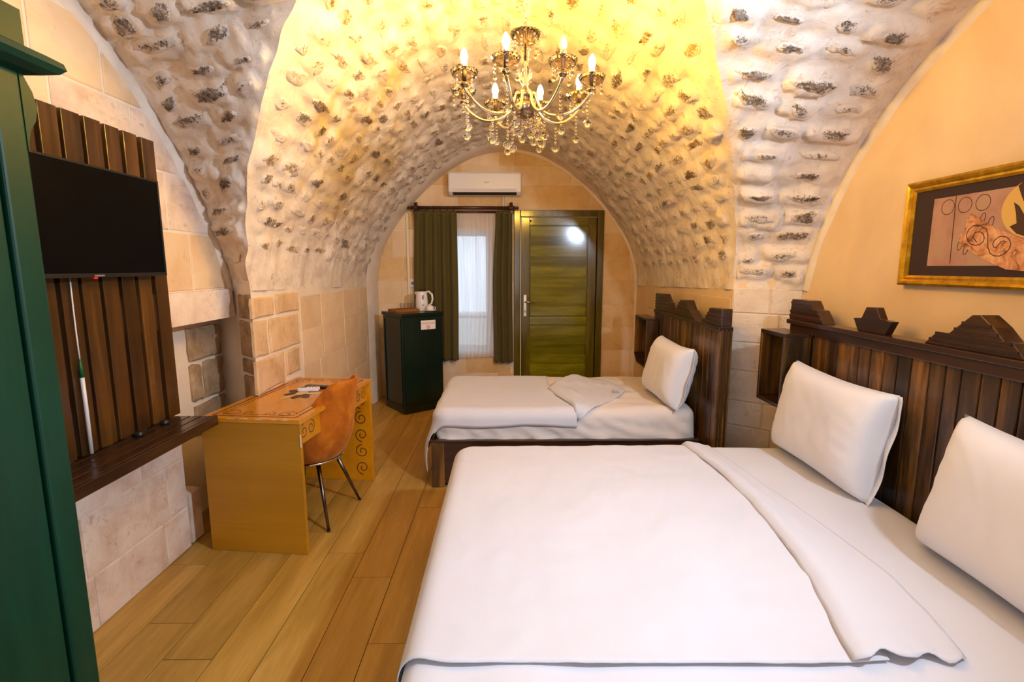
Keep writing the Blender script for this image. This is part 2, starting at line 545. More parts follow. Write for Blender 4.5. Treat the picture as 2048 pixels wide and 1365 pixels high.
def rad(th): return 1.56 - 0.09 * sin(2 * th) ** 2
def czv(y): return ZS - 0.075 * max(0.0, (y - 3.0) / 3.0)
def barrel(th, y):
    r = rad(th)
    return Vector((XC + r * cos(th), y, czv(y) + r * sin(th)))
GR = ([0, .81, .94, 1.08, 1.243, 1.411, 1.56], [1.5, 2.265, 2.438, 2.637, 2.884, 3.20, 3.43])
GL = ([0, .855, 1.168, 1.379, 1.527, 1.56], [1.5, 2.209, 2.51, 2.79, 2.99, 3.03])
def groin_y(th):
    dx = rad(th) * cos(th)
    y = float(np.interp(abs(dx), *(GR if dx >= 0 else GL)))
    return y + min(1.0, abs(dx) * 2) * (.045 * noise.noise(Vector((th * 5.0, 1.3, 0))) + .03 * noise.noise(Vector((th * 14.0, 7.3, 0))))
def tymp(side, tp):
    """arch of the flat recess wall; tp 0..pi/2 from springing to crown"""
    if side < 0:
        ph = radians(13) + (pi / 2 - radians(13)) * tp / (pi / 2)
        r = 1.86 - 0.07 * sin(2 * ph) ** 2
    else:
        ph = radians(13.9) + (pi / 2 - radians(13.9)) * tp / (pi / 2)
        r = 1.745
    return Vector((TXL if side < 0 else TXR, Y0 + r * cos(ph), 1.0 + r * sin(ph)))
def band(side, tp, wf):
    th = pi - tp if side < 0 else tp
    g = barrel(th, groin_y(th))
    return g.lerp(tymp(side, tp), wf)

AIM = Vector((0.02, 1.8, 1.2))
def surf_normal(fn, a, b, e=1e-3):
    p = fn(a, b)
    da = fn(a + e, b) - fn(a - e, b)
    db = fn(a, b + e) - fn(a, b - e)
    n = da.cross(db)
    if n.length < 1e-12: n = AIM - p
    n.normalize()
    if n.dot(AIM - p) < 0: n.negate()
    return n

# ---- the stones of the vault: centres first, so the plaster can swell over them
class Stone: pass
def lay_stones(fn, courses, kind):
    out = []
    for (b, lo, hi, step, hb) in courses:
        # b = course parameter; along the course a in lo..hi (unit metres known via du)
        pa = fn(lo, b); pb = fn(hi, b)
        L = (pb - pa).length
        if L < 0.12: continue
        n = max(1, int(round(L / step)))
        x = 0.0
        ws = [random.uniform(0.6, 1.5) for _ in range(n)]
        tot = sum(ws)
        for wv in ws:
            a0, a1 = x / tot, (x + wv) / tot
            x += wv
            s = Stone()
            s.a = lo + (hi - lo) * (a0 + a1) / 2
            s.b = b + random.uniform(-.013, .013)
            s.fn = fn
            s.p = fn(s.a, s.b)
            s.n = surf_normal(fn, s.a, s.b)
            e = 1e-3
            ta = fn(s.a + e, s.b) - s.p
            s.ka = e / max(ta.length, 1e-9)
            s.ta = ta.normalized()
            tb = fn(s.a, s.b + e) - s.p
            s.kb = e / max(tb.length, 1e-9)
            s.tb = (tb - s.ta * tb.dot(s.ta)).normalized()
            s.la = L * (a1 - a0) * 0.5
            s.lb = hb * 0.5
            s.h = (random.uniform(0.004, 0.034) if kind == 'band' else random.uniform(0.000, 0.024))
            s.rot = random.uniform(-0.22, 0.22)
            s.sq = random.uniform(.70, 1.05)
            out.append(s)
    return out

fb = lambda y, th: barrel(th, y)
barrel_courses = []
th = radians(9)
while th < radians(171):
    y0 = groin_y(th)
    barrel_courses.append((th + random.uniform(-.008, .008), y0 + 0.06 + random.uniform(0, .08), 5.68 + random.uniform(-.06, .06), 0.24, 0.115))
    th += 0.128 / rad(th)
barrel_stones = lay_stones(fb, barrel_courses, 'barrel')
band_stones = {}
for side in (-1, 1):
    fnb = (lambda sd: (lambda wf, tp: band(sd, tp, wf)))(side)
    cs = []
    tp = 0.07
    while tp < 1.45:
        cs.append((tp + random.uniform(-.01, .01), 0.05, 0.93, 0.25, 0.12))
        tp += 0.135 / 1.62
    band_stones[side] = lay_stones(fnb, cs, 'band')

ALLS = barrel_stones + band_stones[-1] + band_stones[1]
KD = kdtree.KDTree(len(ALLS))
for i, s in enumerate(ALLS): KD.insert(s.p, i)
KD.balance()
def swell(p):
    best = 0.0
    wx = noise.noise(p * 7.0) * 0.035
    wy = noise.noise(p * 7.0 + Vector((9, 4, 2))) * 0.028
    for co, i, d in KD.find_n(p, 3):
        if d > 0.35: continue
        s = ALLS[i]
        q = p - s.p
        a = (q.dot(s.ta) + wx) / (s.la * 0.93)
        b = (q.dot(s.tb) + wy) / (s.lb * s.sq)
        a, b = a * cos(s.rot) - b * sin(s.rot) * .5, b * cos(s.rot) + a * sin(s.rot)
        k = 1 - (a * a * a * a + b * b * b * b)
        if k > 0:
            best = max(best, s.h * min(1.0, k * 2.6))
    z1 = noise.noise(p * 2.6) * 0.018
    z2 = noise.noise(p * 8.0 + Vector((5, 3, 1))) * 0.011
    z3 = (0.5 - abs(noise.noise(p * 14.0 + Vector((2, 7, 1))))) * 0.016
    z4 = noise.noise(p * 41.0) * 0.0028
    return best + z1 + z2 + z3 + z4

def vault_patch(fn, A, Bf, nb, fade_lo=True, fade_hi=True, rough=1.0):
    """A: list of outer params; Bf(a)->(lo,hi) inner range; returns grid of displaced points (fn(b_inner, a))"""
    P = []
    for a in A:
        lo, hi = Bf(a)
        row = []
        for j in range(nb + 1):
            t = j / nb
            b = lo + (hi - lo) * t
            p = fn(b, a)
            n = surf_normal(fn, b, a)
            k = 1.0
            L = (hi - lo) if fn is fb else 0.6
            if fade_lo: k = min(k, t * L / 0.03)
            if fade_hi: k = min(k, (1 - t) * L / 0.03)
            row.append(tuple(p + n * swell(p) * max(0.0, min(1.0, k)) * rough))
        P.append(row)
    return P

NTH = 210
ths = [pi * i / NTH for i in range(NTH + 1)]
mb = MB()
mb.grid(vault_patch(fb, ths, lambda t: (groin_y(t), YB), 130))
ceiling = obj('ceiling', mb, 'vault_plaster', smooth=True, kind='structure', label='whitewashed rough stone barrel vault')
mb2 = MB()
mb2.grid([[tuple(barrel(t, y)) for y in np.linspace(YF, 3.0 - groin_y(t), 12)] for t in ths[::4]])
# front (unseen) part of the barrel joins the same ceiling
obj('vault_rear', mb2, 'vault_plaster', ceiling, smooth=True)
bands = {}
for side, nm in ((-1, 'trim_1'), (1, 'trim_2')):
    fnb = (lambda sd: (lambda wf, tp: band(sd, tp, wf)))(side)
    tps = [pi / 2 * i / 110 for i in range(111)]
    mb = MB()
    mb.grid(vault_patch(fnb, tps, lambda t: (0.0, 1.0), 44))
    o = obj(nm, mb, 'vault_plaster', smooth=True, kind='structure',
            label='rough whitewashed stone arch band on the %s side of the vault' % ('left' if side < 0 else 'right'))
    bands[side] = o
    mb = MB()
    mb.grid([[(p.x, 3.0 - p.y, p.z) for p in (band(side, t, f / 6) for f in range(7))] for t in tps[::6]])
    obj('vault_rear', mb, 'vault_plaster', o, smooth=True)

def stone_geo(s):
    seg = 11
    verts, rho = [], []
    bar = s.fn is fb
    ea = s.la * (random.uniform(0.65, 1.05) if bar else random.uniform(0.45, 0.98))
    eb = s.lb * s.sq * (random.uniform(0.65, 1.1) if bar else random.uniform(0.55, 1.05))
    ca = random.uniform(-.15, .15) * s.la
    cb = random.uniform(-.15, .15) * s.lb
    ph = random.uniform(0, 6.28)
    rag = [random.uniform(0.62, 1.10) for _ in range(seg)]
    def pt(a, b, h):
        p = s.fn(s.a + a * s.ka, s.b + b * s.kb)
        return p + s.n * (swell(p) + h)
    hk = .004 if bar else .009
    verts.append(pt(ca, cb, hk)); rho.append(0.0)
    for ri, (rr, h) in enumerate(((0.42, hk), (0.84, hk * .6), (1.02, -0.008))):
        for k in range(seg):
            t = 2 * pi * k / seg
            c, n_ = cos(t), sin(t)
            q = (abs(c) ** 3.2 + abs(n_) ** 3.2) ** (-1 / 3.2)
            a = ca + ea * rr * rag[k] * q * c
            b = cb + eb * rr * rag[k] * q * n_
            hh = h + (noise.noise(s.p * 9 + Vector((a * 25, b * 25, ph))) * (0.008 if bar else 0.011) if ri < 2 else 0)
            verts.append(pt(a, b, hh)); rho.append((0.08, 0.5, 1.0)[ri])
    fs = [(0, 1 + k, 1 + (k + 1) % seg) for k in range(seg)]
    for ri in range(2):
        for k in range(seg):
            a = 1 + ri * seg + k
            b = 1 + ri * seg + (k + 1) % seg
            fs.append((a, a + seg, b + seg, b))
    return verts, fs, rho
def stone_obj(stones, parent, name='stone', kind=None, mat='stone'):
    mb = MB()
    rho = []
    for s in stones:
        v, f, r = stone_geo(s)
        mb.add(v, f)
        rho += r
    o = obj(name, mb, mat, parent, smooth=True, kind=kind)
    at = o.data.attributes.new('rho', 'FLOAT', 'POINT')
    at.data.foreach_set('value', rho)
    return o
def eye_size(s):
    d = s.p - Vector((0, 0, 1.56))
    return s.la * s.lb * abs(s.n.dot(d.normalized())) / d.length_squared
barrel_stones = [s for s in barrel_stones if random.random() < 0.94]
barrel_stones.sort(key=lambda s: -eye_size(s))
for s in barrel_stones[:298]: stone_obj([s], ceiling, mat='stone' if random.random() < .3 else 'stone_warm')
if len(barrel_stones) > 298:
    stone_obj(barrel_stones[298:], ceiling, 'small_stones', 'stuff', 'stone_warm')
for side in (-1, 1):
    for s in band_stones[side]:
        if random.random() < 0.93: stone_obj([s], bands[side])

# ---- floor: wood-look tiles
mb = MB().box(-2.1, 2.1, YF - 0.1, YB + 0.3, -0.06, -0.004)
floor = obj('floor', mb, 'grout', kind='structure', label='floor of long wood-look tiles with dark joints')
known = {-8: 2.028, -7: 1.818, -6: 2.787, -5: 2.569, -4: 2.350, -3: 1.894, -9: 2.471}
for r in range(-11, 10):
    x0 = 0.021 + 0.2 * r
    x1 = x0 + 0.2
    x0c, x1c = max(x0, -2.0), min(x1, 2.0)
    j = known.get(r, random.uniform(0, 1.2))
    y = j - 1.2 * math.ceil((j - YF) / 1.2)
    while y < YB:
        a, b = max(y, YF), min(y + 1.2, YB + 0.02)
        if b - a > 0.02:
            obj('plank', MB().box(x0c + .0018, x1c - .0018, a + .0018, b - .0018, -0.012, 0.0 - random.uniform(0, .0006)), 'floor_tile', floor)
        y += 1.2

# ---- convex clipping for block work
def clip(poly, hull):
    out = poly
    n = len(hull)
    for i in range(n):
        ax, ay = hull[i]; bx, by = hull[(i + 1) % n]
        inp, out = out, []
        if not inp: return []
        def side(p): return (bx - ax) * (p[1] - ay) - (by - ay) * (p[0] - ax)
        for k in range(len(inp)):
            p, q = inp[k], inp[(k + 1) % len(inp)]
            sp, sq = side(p), side(q)
            if sp >= 0: out.append(p)
            if (sp >= 0) != (sq >= 0):
                t = sp / (sp - sq)
                out.append((p[0] + (q[0] - p[0]) * t, p[1] + (q[1] - p[1]) * t))
    return out
def area(p):
    return 0.5 * sum(p[i][0] * p[(i + 1) % len(p)][1] - p[(i + 1) % len(p)][0] * p[i][1] for i in range(len(p)))
def block(poly, fn, th_, mat, parent, ins=0.006, wob=0.0):
    if len(poly) < 3 or abs(area(poly)) < 0.004: return
    if area(poly) < 0: poly = poly[::-1]
    # drop near-duplicate corners
    q = []
    for p in poly:
        if not q or abs(p[0] - q[-1][0]) + abs(p[1] - q[-1][1]) > 0.004: q.append(p)
    if abs(q[0][0] - q[-1][0]) + abs(q[0][1] - q[-1][1]) < 0.004: q.pop()
    poly = q
    if len(poly) < 3: return
    cx = sum(p[0] for p in poly) / len(poly); cy = sum(p[1] for p in poly) / len(poly)
    if wob:
        r = []
        for i, p in enumerate(poly):
            nx_ = poly[(i + 1) % len(poly)]
            for t in (0.0, 0.33, 0.66):
                u = p[0] + (nx_[0] - p[0]) * t; v_ = p[1] + (nx_[1] - p[1]) * t
                k = 1 - random.uniform(0, wob) / max(0.05, sqrt((u - cx) ** 2 + (v_ - cy) ** 2)) * (1.6 if t == 0 else 1)
                r.append((cx + (u - cx) * k, cy + (v_ - cy) * k))
        poly = r
    n = len(poly)
    def inset(p):
        d = sqrt((p[0] - cx) ** 2 + (p[1] - cy) ** 2) or 1
        k = max(0.5, 1 - ins * 1.4 / d)
        return (cx + (p[0] - cx) * k, cy + (p[1] - cy) * k)
    vs = [fn(u, v, -0.01) for u, v in poly] + [fn(u, v, th_ * 0.45) for u, v in poly] + [fn(*inset(p), th_) for p in poly]
    fs = [tuple(range(2 * n, 3 * n))]
    for l in (0, n):
        fs += [(l + i, l + (i + 1) % n, l + n + (i + 1) % n, l + n + i) for i in range(n)]
    obj('block', MB().add(vs, fs), mat, parent)
def blockwork(parent, fn, u0, u1, zs, step, hull, th_, mat, joint=0.008, skip=None, wob=0.0, ins=0.006):
    for z0, z1 in zip(zs[:-1], zs[1:]):
        u = u0 - random.uniform(0, step * 0.5)
        while u < u1:
            wv = step * random.uniform(0.75, 1.3)
            a, b = max(u, u0), min(u + wv, u1)
            u += wv
            if b - a < 0.06: continue
            poly = [(a + joint / 2, z0 + joint / 2), (b - joint / 2, z0 + joint / 2), (b - joint / 2, z1 - joint / 2), (a + joint / 2, z1 - joint / 2)]
            if skip and skip(a, b, z0, z1): continue
            if hull: poly = clip(poly, hull)
            m = mat if isinstance(mat, str) else random.choice(mat)
            block(poly, fn, th_ * random.uniform(0.6, 1.2), m, parent, ins, wob)

# ---- left wall
tl = [tymp(-1, pi / 2 * i / 40) for i in range(41)]
arcL = [(p.y, p.z) for p in tl]                       # springing -> crown, far half
arcLfull = arcL + [(3.0 - y, z) for y, z in arcL[-2::-1]]
def ztop(arc, y):
    yy = y if y >= Y0 else 3.0 - y
    A = sorted(arc)
    return float(np.interp(yy, [a[0] for a in A], [a[1] for a in A]))
yL = arcL[0][0]
ys = sorted(set([round(y, 4) for y, z in arcLfull] + [2.66]))
NZ = 1.24
mb = MB()
for a, b in zip(ys[:-1], ys[1:]):
    za, zb = ztop(arcL, a), ztop(arcL, b)
    lo = NZ if a >= 2.6599 else -0.02
    mb.add([(TXL, a, lo), (TXL, b, lo), (TXL, b, zb), (TXL, a, za)], [(0, 1, 2, 3)])
NB = -1.95                                           # back of the niche behind the desk
ND = 3.42
mb.add([(NB, 2.66, -.02), (NB, ND, -.02), (NB, ND, NZ), (NB, 2.66, NZ)], [(0, 1, 2, 3)])
mb.add([(NB, 2.66, NZ), (NB, ND, NZ), (TXL, yL, NZ), (TXL, 2.66, NZ)], [(0, 1, 2, 3)])
mb.add([(NB, 2.66, -.02), (NB, 2.66, NZ), (TXL, 2.66, NZ), (TXL, 2.66, -.02)], [(0, 1, 2, 3)])
gyl = groin_y(pi)
mb.add([(NB, ND, -.02), (NB, ND, NZ), (TXL, yL, NZ), (TXL, yL, -.02)], [(0, 1, 2, 3)])
# splayed reveal and the straight wall beyond it (and their mirror behind the camera)
mb.add([(XL, gyl, -.02), (TXL, yL, -.02), (TXL, yL, ZS + .06), (XL, gyl, ZS + .06)], [(0, 1, 2, 3)])
mb.add([(XL, gyl, -.02), (XL, YB, -.02), (XL, YB, czv(YB) + .2), (XL, gyl, ZS + .2)], [(0, 1, 2, 3)])
mb.add([(XL, 3 - gyl, -.02), (TXL, 3 - yL, -.02), (TXL, 3 - yL, ZS), (XL, 3 - gyl, ZS)], [(0, 1, 2, 3)])
mb.add([(XL, YF, -.02), (XL, 3 - gyl, -.02), (XL, 3 - gyl, ZS + .2), (XL, YF, ZS + .2)], [(0, 1, 2, 3)])
wall_left = obj('wall_left', mb, 'mortar', kind='structure', label='left wall of pale limestone blocks with a niche behind the desk')
hullL = [(3.0 - yL, 0.0), (yL, 0.0)] + [(y, z - .05) for y, z in arcL] + [(3.0 - y, z - .05) for y, z in arcL[-2::-1]]
hullL = [(Y0 + (p[0] - Y0) * .978, p[1]) for p in hullL]
fL = lambda u, v, d: (TXL + d, u, v)
# the long lintel stone over the niche
block([(2.18, 1.245), (3.27, 1.245), (3.25, 1.425), (2.18, 1.425)], lambda u, v, d: (TXL + d, u, v), 0.03, 'pale_block', wall_left)
blockwork(wall_left, fL, -0.2, 2.655, [0.0, 0.24, 0.52, 0.80, 1.03, 1.24], 0.52, None, 0.008, 'pale_block', joint=0.006)
blockwork(wall_left, fL, -0.2, 2.17, [1.24, 1.425], 0.5, hullL, 0.006, 'cream_block')
blockwork(wall_left, fL, -0.2, 3.3, [1.425, 1.75, 2.05, 2.32, 2.6, 2.9], 0.40, hullL, 0.006, ['cream_block', 'cream_block', 'pale_block'], joint=0.014)
# niche back: weathered blocks between plaster strips
fN = lambda u, v, d: (NB + d, u, v)
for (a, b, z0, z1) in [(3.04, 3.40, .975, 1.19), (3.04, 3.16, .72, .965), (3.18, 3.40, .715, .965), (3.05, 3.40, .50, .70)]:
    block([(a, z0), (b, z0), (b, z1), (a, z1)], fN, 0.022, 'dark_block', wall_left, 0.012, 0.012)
block([(2.67, 0.0), (2.78, 0.0), (2.78, 0.30), (2.67, 0.30)], lambda u, v, d: (NB + 0.1 + d * 6, u, v), 0.012, 'pale_block', wall_left)
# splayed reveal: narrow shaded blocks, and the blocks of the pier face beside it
ex, ey = TXL - XL, yL - gyl
eL = sqrt(ex * ex + ey * ey)
ux, uy = ex / eL, ey / eL
nxr, nyr = (uy, -ux)
if nyr > 0: nxr, nyr = -nxr, -nyr
fR_ = lambda u, v, d: (XL + ux * u + nxr * d, gyl + uy * u + nyr * d, v)
fF = lambda u, v, d: (XL + d, u, v)
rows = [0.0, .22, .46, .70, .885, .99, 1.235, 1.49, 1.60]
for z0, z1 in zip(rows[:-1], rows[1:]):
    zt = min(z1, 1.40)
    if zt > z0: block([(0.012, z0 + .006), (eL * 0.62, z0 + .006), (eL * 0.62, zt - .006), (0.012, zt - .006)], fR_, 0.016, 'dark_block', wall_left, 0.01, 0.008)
    if z0 < 1.3: continue
for (a, b, z0, z1) in [(3.04, 3.34, 1.245, 1.375), (3.36, 3.74, 1.245, 1.385), (3.04, 3.22, 1.0, 1.23), (3.24, 3.72, 1.0, 1.23),
                       (3.04, 3.44, .77, .985), (3.46, 3.70, .80, .985), (3.04, 3.70, .62, .755), (3.04, 3.4, .4, .61), (3.42, 3.72, .4, .61), (3.04, 3.72, .01, .39)]:
    block([(a, z0), (b, z0), (b, z1), (a, z1)], fF, 0.013, 'rough_block', wall_left, 0.010, 0.010)
blockwork(wall_left, fF, 3.77, 5.60, [0.0, .27, .54, .81, 1.08, 1.345], 0.55, None, 0.005, 'cream_block', joint=0.004, ins=.002)

# ---- right wall
tr_ = [tymp(1, pi / 2 * i / 40) for i in range(41)]
arcR = [(p.y, p.z) for p in tr_]
arcRfull = arcR + [(3.0 - y, z) for y, z in arcR[-2::-1]]
yR = arcR[0][0]
gyr = groin_y(0.0)
ys = sorted(set(round(y, 4) for y, z in arcRfull))
mb = MB()
for a, b in zip(ys[:-1], ys[1:]):
    mb.add([(TXR, a, -.02), (TXR, b, -.02), (TXR, b, ztop(arcR, b)), (TXR, a, ztop(arcR, a))], [(0, 1, 2, 3)])
mb.add([(XR, gyr, -.02), (XR, YB, -.02), (XR, YB, czv(YB) + .2), (XR, gyr, ZS + .2)], [(0, 1, 2, 3)])
mb.add([(XR, YF, -.02), (XR, 3 - gyr, -.02), (XR, 3 - gyr, ZS + .2), (XR, YF, ZS + .2)], [(0, 1, 2, 3)])
mb.add([(XR, 3 - gyr, -.02), (TXR, 3 - yR, -.02), (TXR, 3 - yR, ZS), (XR, 3 - gyr, ZS)], [(0, 1, 2, 3)])
mb.add([(XR, gyr, -.02), (TXR, yR, -.02), (TXR, yR, ZS + .06), (XR, gyr, ZS + .06)], [(0, 1, 2, 3)])
wall_right = obj('wall_right', mb, 'cream_plaster', kind='structure', label='right wall of smooth cream plaster behind the headboards')
# whitewashed pier blocks
ex, ey = TXR - XR, yR - gyr
eR = sqrt(ex * ex + ey * ey)
ux2, uy2 = ex / eR, ey / eR
nx2, ny2 = (uy2, -ux2) if -ux2 < 0 else (-uy2, ux2)
fP = lambda u, v, d: (XR + ux2 * u + nx2 * d, gyr + uy2 * u + ny2 * d, v)
for i, (z0, z1) in enumerate([(0, .216), (.22, .446), (.45, .626), (.63, .846), (.85, 1.046), (1.05, 1.246), (1.25, 1.42)]):
    cut = eR * (0.55 + 0.15 * (i % 2))
    for a, b in ((0.004, cut), (cut + 0.003, eR - 0.004)):
        block([(a, z0), (b, z0), (b, z1), (a, z1)], fP, 0.008, 'white_block', wall_right, 0.004, 0.003)
fQ = lambda u, v, d: (XR - d, u, v)
blockwork(wall_right, fQ, gyr + 0.02, 5.6, [0.0, .28, .56, .84, 1.12, 1.345], 0.6, None, 0.004, ['cream_plaster'], joint=0.006)

# ---- plaster rims where flat walls meet the vault
def rim(name, pts, fn, wd, h, label):
    A = []
    for i, (u, v) in enumerate(pts):
        a = pts[max(i - 1, 0)]; b = pts[min(i + 1, len(pts) - 1)]
        dx, dy = b[0] - a[0], b[1] - a[1]
        l = sqrt(dx * dx + dy * dy)
        nx_, ny_ = -dy / l, dx / l
        wv = wd * (1 + 0.25 * noise.noise(Vector((u * 4, v * 4, 0))))
        A.append([fn(u + nx_ * t * wv, v + ny_ * t * wv, hh) for t, hh in ((-0.3, -.01), (0.0, h), (0.55, h * .8), (1.0, -0.004))])
    obj(name, MB().grid(A), 'white_plaster', smooth=True, kind='structure', label=label)
rim('trim_3', arcL, fL, 0.075, 0.02, 'white plaster rim of the left recess arch')
rim('trim_4', arcR, lambda u, v, d: (TXR - d, u, v), 0.05, 0.018, 'white plaster rim of the right recess arch')

# ---- back wall with door and window openings
DX0, DX1, DZ1 = 0.106, 1.163, 2.22
WX0, WX1, WZ0, WZ1 = -1.02, -0.185, 0.55, 1.985
def back_top(x):
    d = min(abs(x - XC), 1.6599)
    lo, hi = 0.0, pi / 2
    for _ in range(40):
        m = (lo + hi) / 2
        if (rad(m) + .1) * cos(m) > d: lo = m
        else: hi = m
    return czv(YB) + (rad(lo) + .1) * sin(lo)
xs = sorted(set(list(np.linspace(XL - .1, XR + .1, 60)) + [DX0, DX1, WX0, WX1]))
mb = MB()
for a, b in zip(xs[:-1], xs[1:]):
    m = (a + b) / 2
    segs = [(-0.02, None)]
    if DX0 < m < DX1: segs = [(DZ1, None)]
    if WX0 < m < WX1: segs = [(-0.02, WZ0), (WZ1, None)]
    for z0, z1 in segs:
        mb.add([(a, YB, z0), (b, YB, z0), (b, YB, z1 if z1 else back_top(b)), (a, YB, z1 if z1 else back_top(a))], [(0, 1, 2, 3)])
T = 0.32
def reveal(x0, x1, z0, z1, bottom=True):
    q = [((x0, z0), (x0, z1)), ((x0, z1), (x1, z1)), ((x1, z1), (x1, z0))] + ([((x1, z0), (x0, z0))] if bottom else [])
    for (xa, za), (xb, zb) in q:
        mb.add([(xa, YB, za), (xb, YB, zb), (xb, YB + T, zb), (xa, YB + T, za)], [(0, 1, 2, 3)])
reveal(WX0, WX1, WZ0, WZ1)
reveal(DX0, DX1, -.02, DZ1, False)
wall_back = obj('wall_back', mb, 'mortar', kind='structure', label='arched back wall of ochre limestone blocks around door and window')
hb_arc = [(XC + (rad(t) - .03) * cos(t), czv(YB) + (rad(t) - .03) * sin(t)) for t in [pi * i / 36 for i in range(37)]]
hullB = [(XL + .03, 0.0), (XR - .03, 0.0)] + hb_arc
fB = lambda u, v, d: (u, YB - d, v)
def bw(u0, u1, zs, step=0.46):
    blockwork(wall_back, fB, u0, u1, zs, step, hullB, 0.006, ['back_block', 'cream_block'], joint=0.004, ins=.003)
bw(XL, DX0 - .005, [WZ1 + .01, 2.24, 2.50, 2.72, 2.95])
bw(DX0, DX1, [DZ1 + .01, 2.50, 2.72, 2.95])
bw(DX1 + .005, XR, [0, .28, .56, .84, 1.12, 1.40, 1.68, 1.96, 2.24, 2.5, 2.75])
bw(XL, WX0 - .005, [0, .28, .56, .84, 1.12, 1.40, 1.68, 1.985])
bw(WX1 + .005, DX0 - .005, [WZ0, .84, 1.12, 1.40, 1.68, 1.985], 0.4)
bw(WX0, DX0 - .005, [0, .28, WZ0 - .005])
# whitewashed band where vault and left wall meet the back wall
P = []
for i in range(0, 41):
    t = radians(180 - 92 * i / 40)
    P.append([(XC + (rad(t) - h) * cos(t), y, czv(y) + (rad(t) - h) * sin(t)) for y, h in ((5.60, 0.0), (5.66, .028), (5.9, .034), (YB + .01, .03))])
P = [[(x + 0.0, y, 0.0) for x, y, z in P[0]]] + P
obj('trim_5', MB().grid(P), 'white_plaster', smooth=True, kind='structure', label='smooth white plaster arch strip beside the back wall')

# ---- wall behind the camera
mb = MB().add([(XL, YF, -.02), (XR, YF, -.02), (XR, YF, ZS), (XL, YF, ZS)], [(0, 1, 2, 3)])
fan = [barrel(t, YF) for t in ths[::6]]
mb.add([(XC, YF, ZS)] + [tuple(p) for p in fan], [(0, i + 1, i + 2) for i in range(len(fan) - 1)])
obj('wall_front', mb, 'cream_plaster', kind='structure', label='plain plaster wall behind the viewer')

# unseen window frame added around the rear fill lamp
mb = MB()
for (p, q, c, d) in [(-.97, -.91, .84, 2.26), (.21, .27, .84, 2.26), (-.91, .21, .84, .90), (-.91, .21, 2.20, 2.26)]:
    mb.box(p, q, YF, YF + .06, c, d)
added_win = obj('added_window', mb, 'white_paint', bevel=.004, kind='structure', label='added white window frame around the fill lamp behind the viewer')
for (p, q) in ((-.91, -.37), (-.33, .21)):
    obj('pane', MB().box(p, q, YF + .02, YF + .026, .90, 2.20), 'window_glass', added_win)
obj('glazing_bar', MB().box(-.37, -.33, YF + .01, YF + .05, .90, 2.20), 'white_paint', added_win)

# ---- outside the window
obj('ground_outside', MB().box(-3, 3, YB + .34, 10.5, -0.2, -0.1), 'ext_ground', kind='structure', label='pale paving outside the window')
obj('wall_outside', MB().box(-3, 3, 9.0, 9.25, -0.1, 0.75), 'ext_wall', kind='structure', label='low pale garden wall outside the window')

# ---- window
mb = MB()
yw = YB + 0.20
for (a, b, c, d) in [(WX0, WX0 + .05, WZ0, WZ1), (WX1 - .05, WX1, WZ0, WZ1), (WX0 + .05, WX1 - .05, WZ0, WZ0 + .05), (WX0 + .05, WX1 - .05, WZ1 - .05, WZ1)]:
    mb.box(a, b, yw, yw + .06, c, d)
win = obj('window_1', mb, 'white_paint', bevel=.004, kind='structure', label='white framed window behind the sheer curtain')
for (a, b, c, d) in [(WX0 + .05, WX1 - .05, .93, .97), (-.66, -.62, WZ0 + .05, WZ1 - .05)]:
    obj('glazing_bar', MB().box(a, b, yw + .005, yw + .05, c, d), 'white_paint', win)
for (a, b, c, d) in [(WX0 + .05, -.66, WZ0 + .05, .93), (WX0 + .05, -.66, .97, WZ1 - .05), (-.62, WX1 - .05, WZ0 + .05, .93), (-.62, WX1 - .05, .97, WZ1 - .05)]:
    obj('pane', MB().box(a, b, yw + .026, yw + .03, c, d), 'window_glass', win)

# ---- door
FW = 0.075
mb = MB()
for (a, b, c, d) in [(DX0, DX0 + FW, 0, DZ1), (DX1 - FW, DX1, 0, DZ1), (DX0 + FW, DX1 - FW, DZ1 - FW, DZ1)]:
    mb.box(a, b, YB - .03, YB + .12, c, d)
door = obj('door_1', mb, 'olive_z', bevel=.006, kind='structure', label='olive green stained panel door in matching frame')
lx0, lx1, lz1 = DX0 + FW + .010, DX1 - FW - .006, DZ1 - FW - .006
yd = YB + .005
st, ra = .10, .09
obj('stile', MB().box(lx0, lx0 + st, yd, yd + .045, .008, lz1), 'olive_z', door, bevel=.004)
obj('stile', MB().box(lx1 - st, lx1, yd, yd + .045, .008, lz1), 'olive_z', door, bevel=.004)
for (c, d) in [(lz1 - ra, lz1), (.873, .97), (.008, .14)]:
    obj('rail', MB().box(lx0 + st, lx1 - st, yd, yd + .045, c, d), 'olive_x', door, bevel=.004)
for (c, d, n) in [(.97, lz1 - ra, 9), (.14, .873, 6)]:
    h = (d - c) / n
    for i in range(n):
        obj('board', MB().box(lx0 + st - .002, lx1 - st + .002, yd + .016, yd + .035, c + i * h, c + (i + 1) * h), 'olive_x', door)
    # bead round each panel
    mbb = MB()
    x0_, x1_ = lx0 + st, lx1 - st
    for (a, b, e, f) in [(x0_, x1_, c, c + .014), (x0_, x1_, d - .014, d), (x0_, x0_ + .014, c, d), (x1_ - .014, x1_, c, d)]:
        mbb.box(a, b, yd + .006, yd + .02, e, f)
    obj('panel_bead', mbb, 'olive_x', door, bevel=.004)
obj('door_stop', MB().box(DX0 + .01, DX1 - .01, YB + .06, YB + .08, 0, DZ1 - .01), 'olive_z', door)
obj('pale_gap', MB().box(DX0 + FW + .0005, lx0 - .001, YB - .012, YB + .04, 0.008, lz1 + .005).box(lx0, lx1, YB - .005, YB + .04, lz1 + .001, lz1 + .0055), 'gap_pale', door,
    label='pale unpainted edge between door and frame')
hp = obj('handle_plate', MB().box(.222, .258, yd - .008, yd, .975, 1.235), 'satin_steel', door, bevel=.003, label='satin metal handle plate')
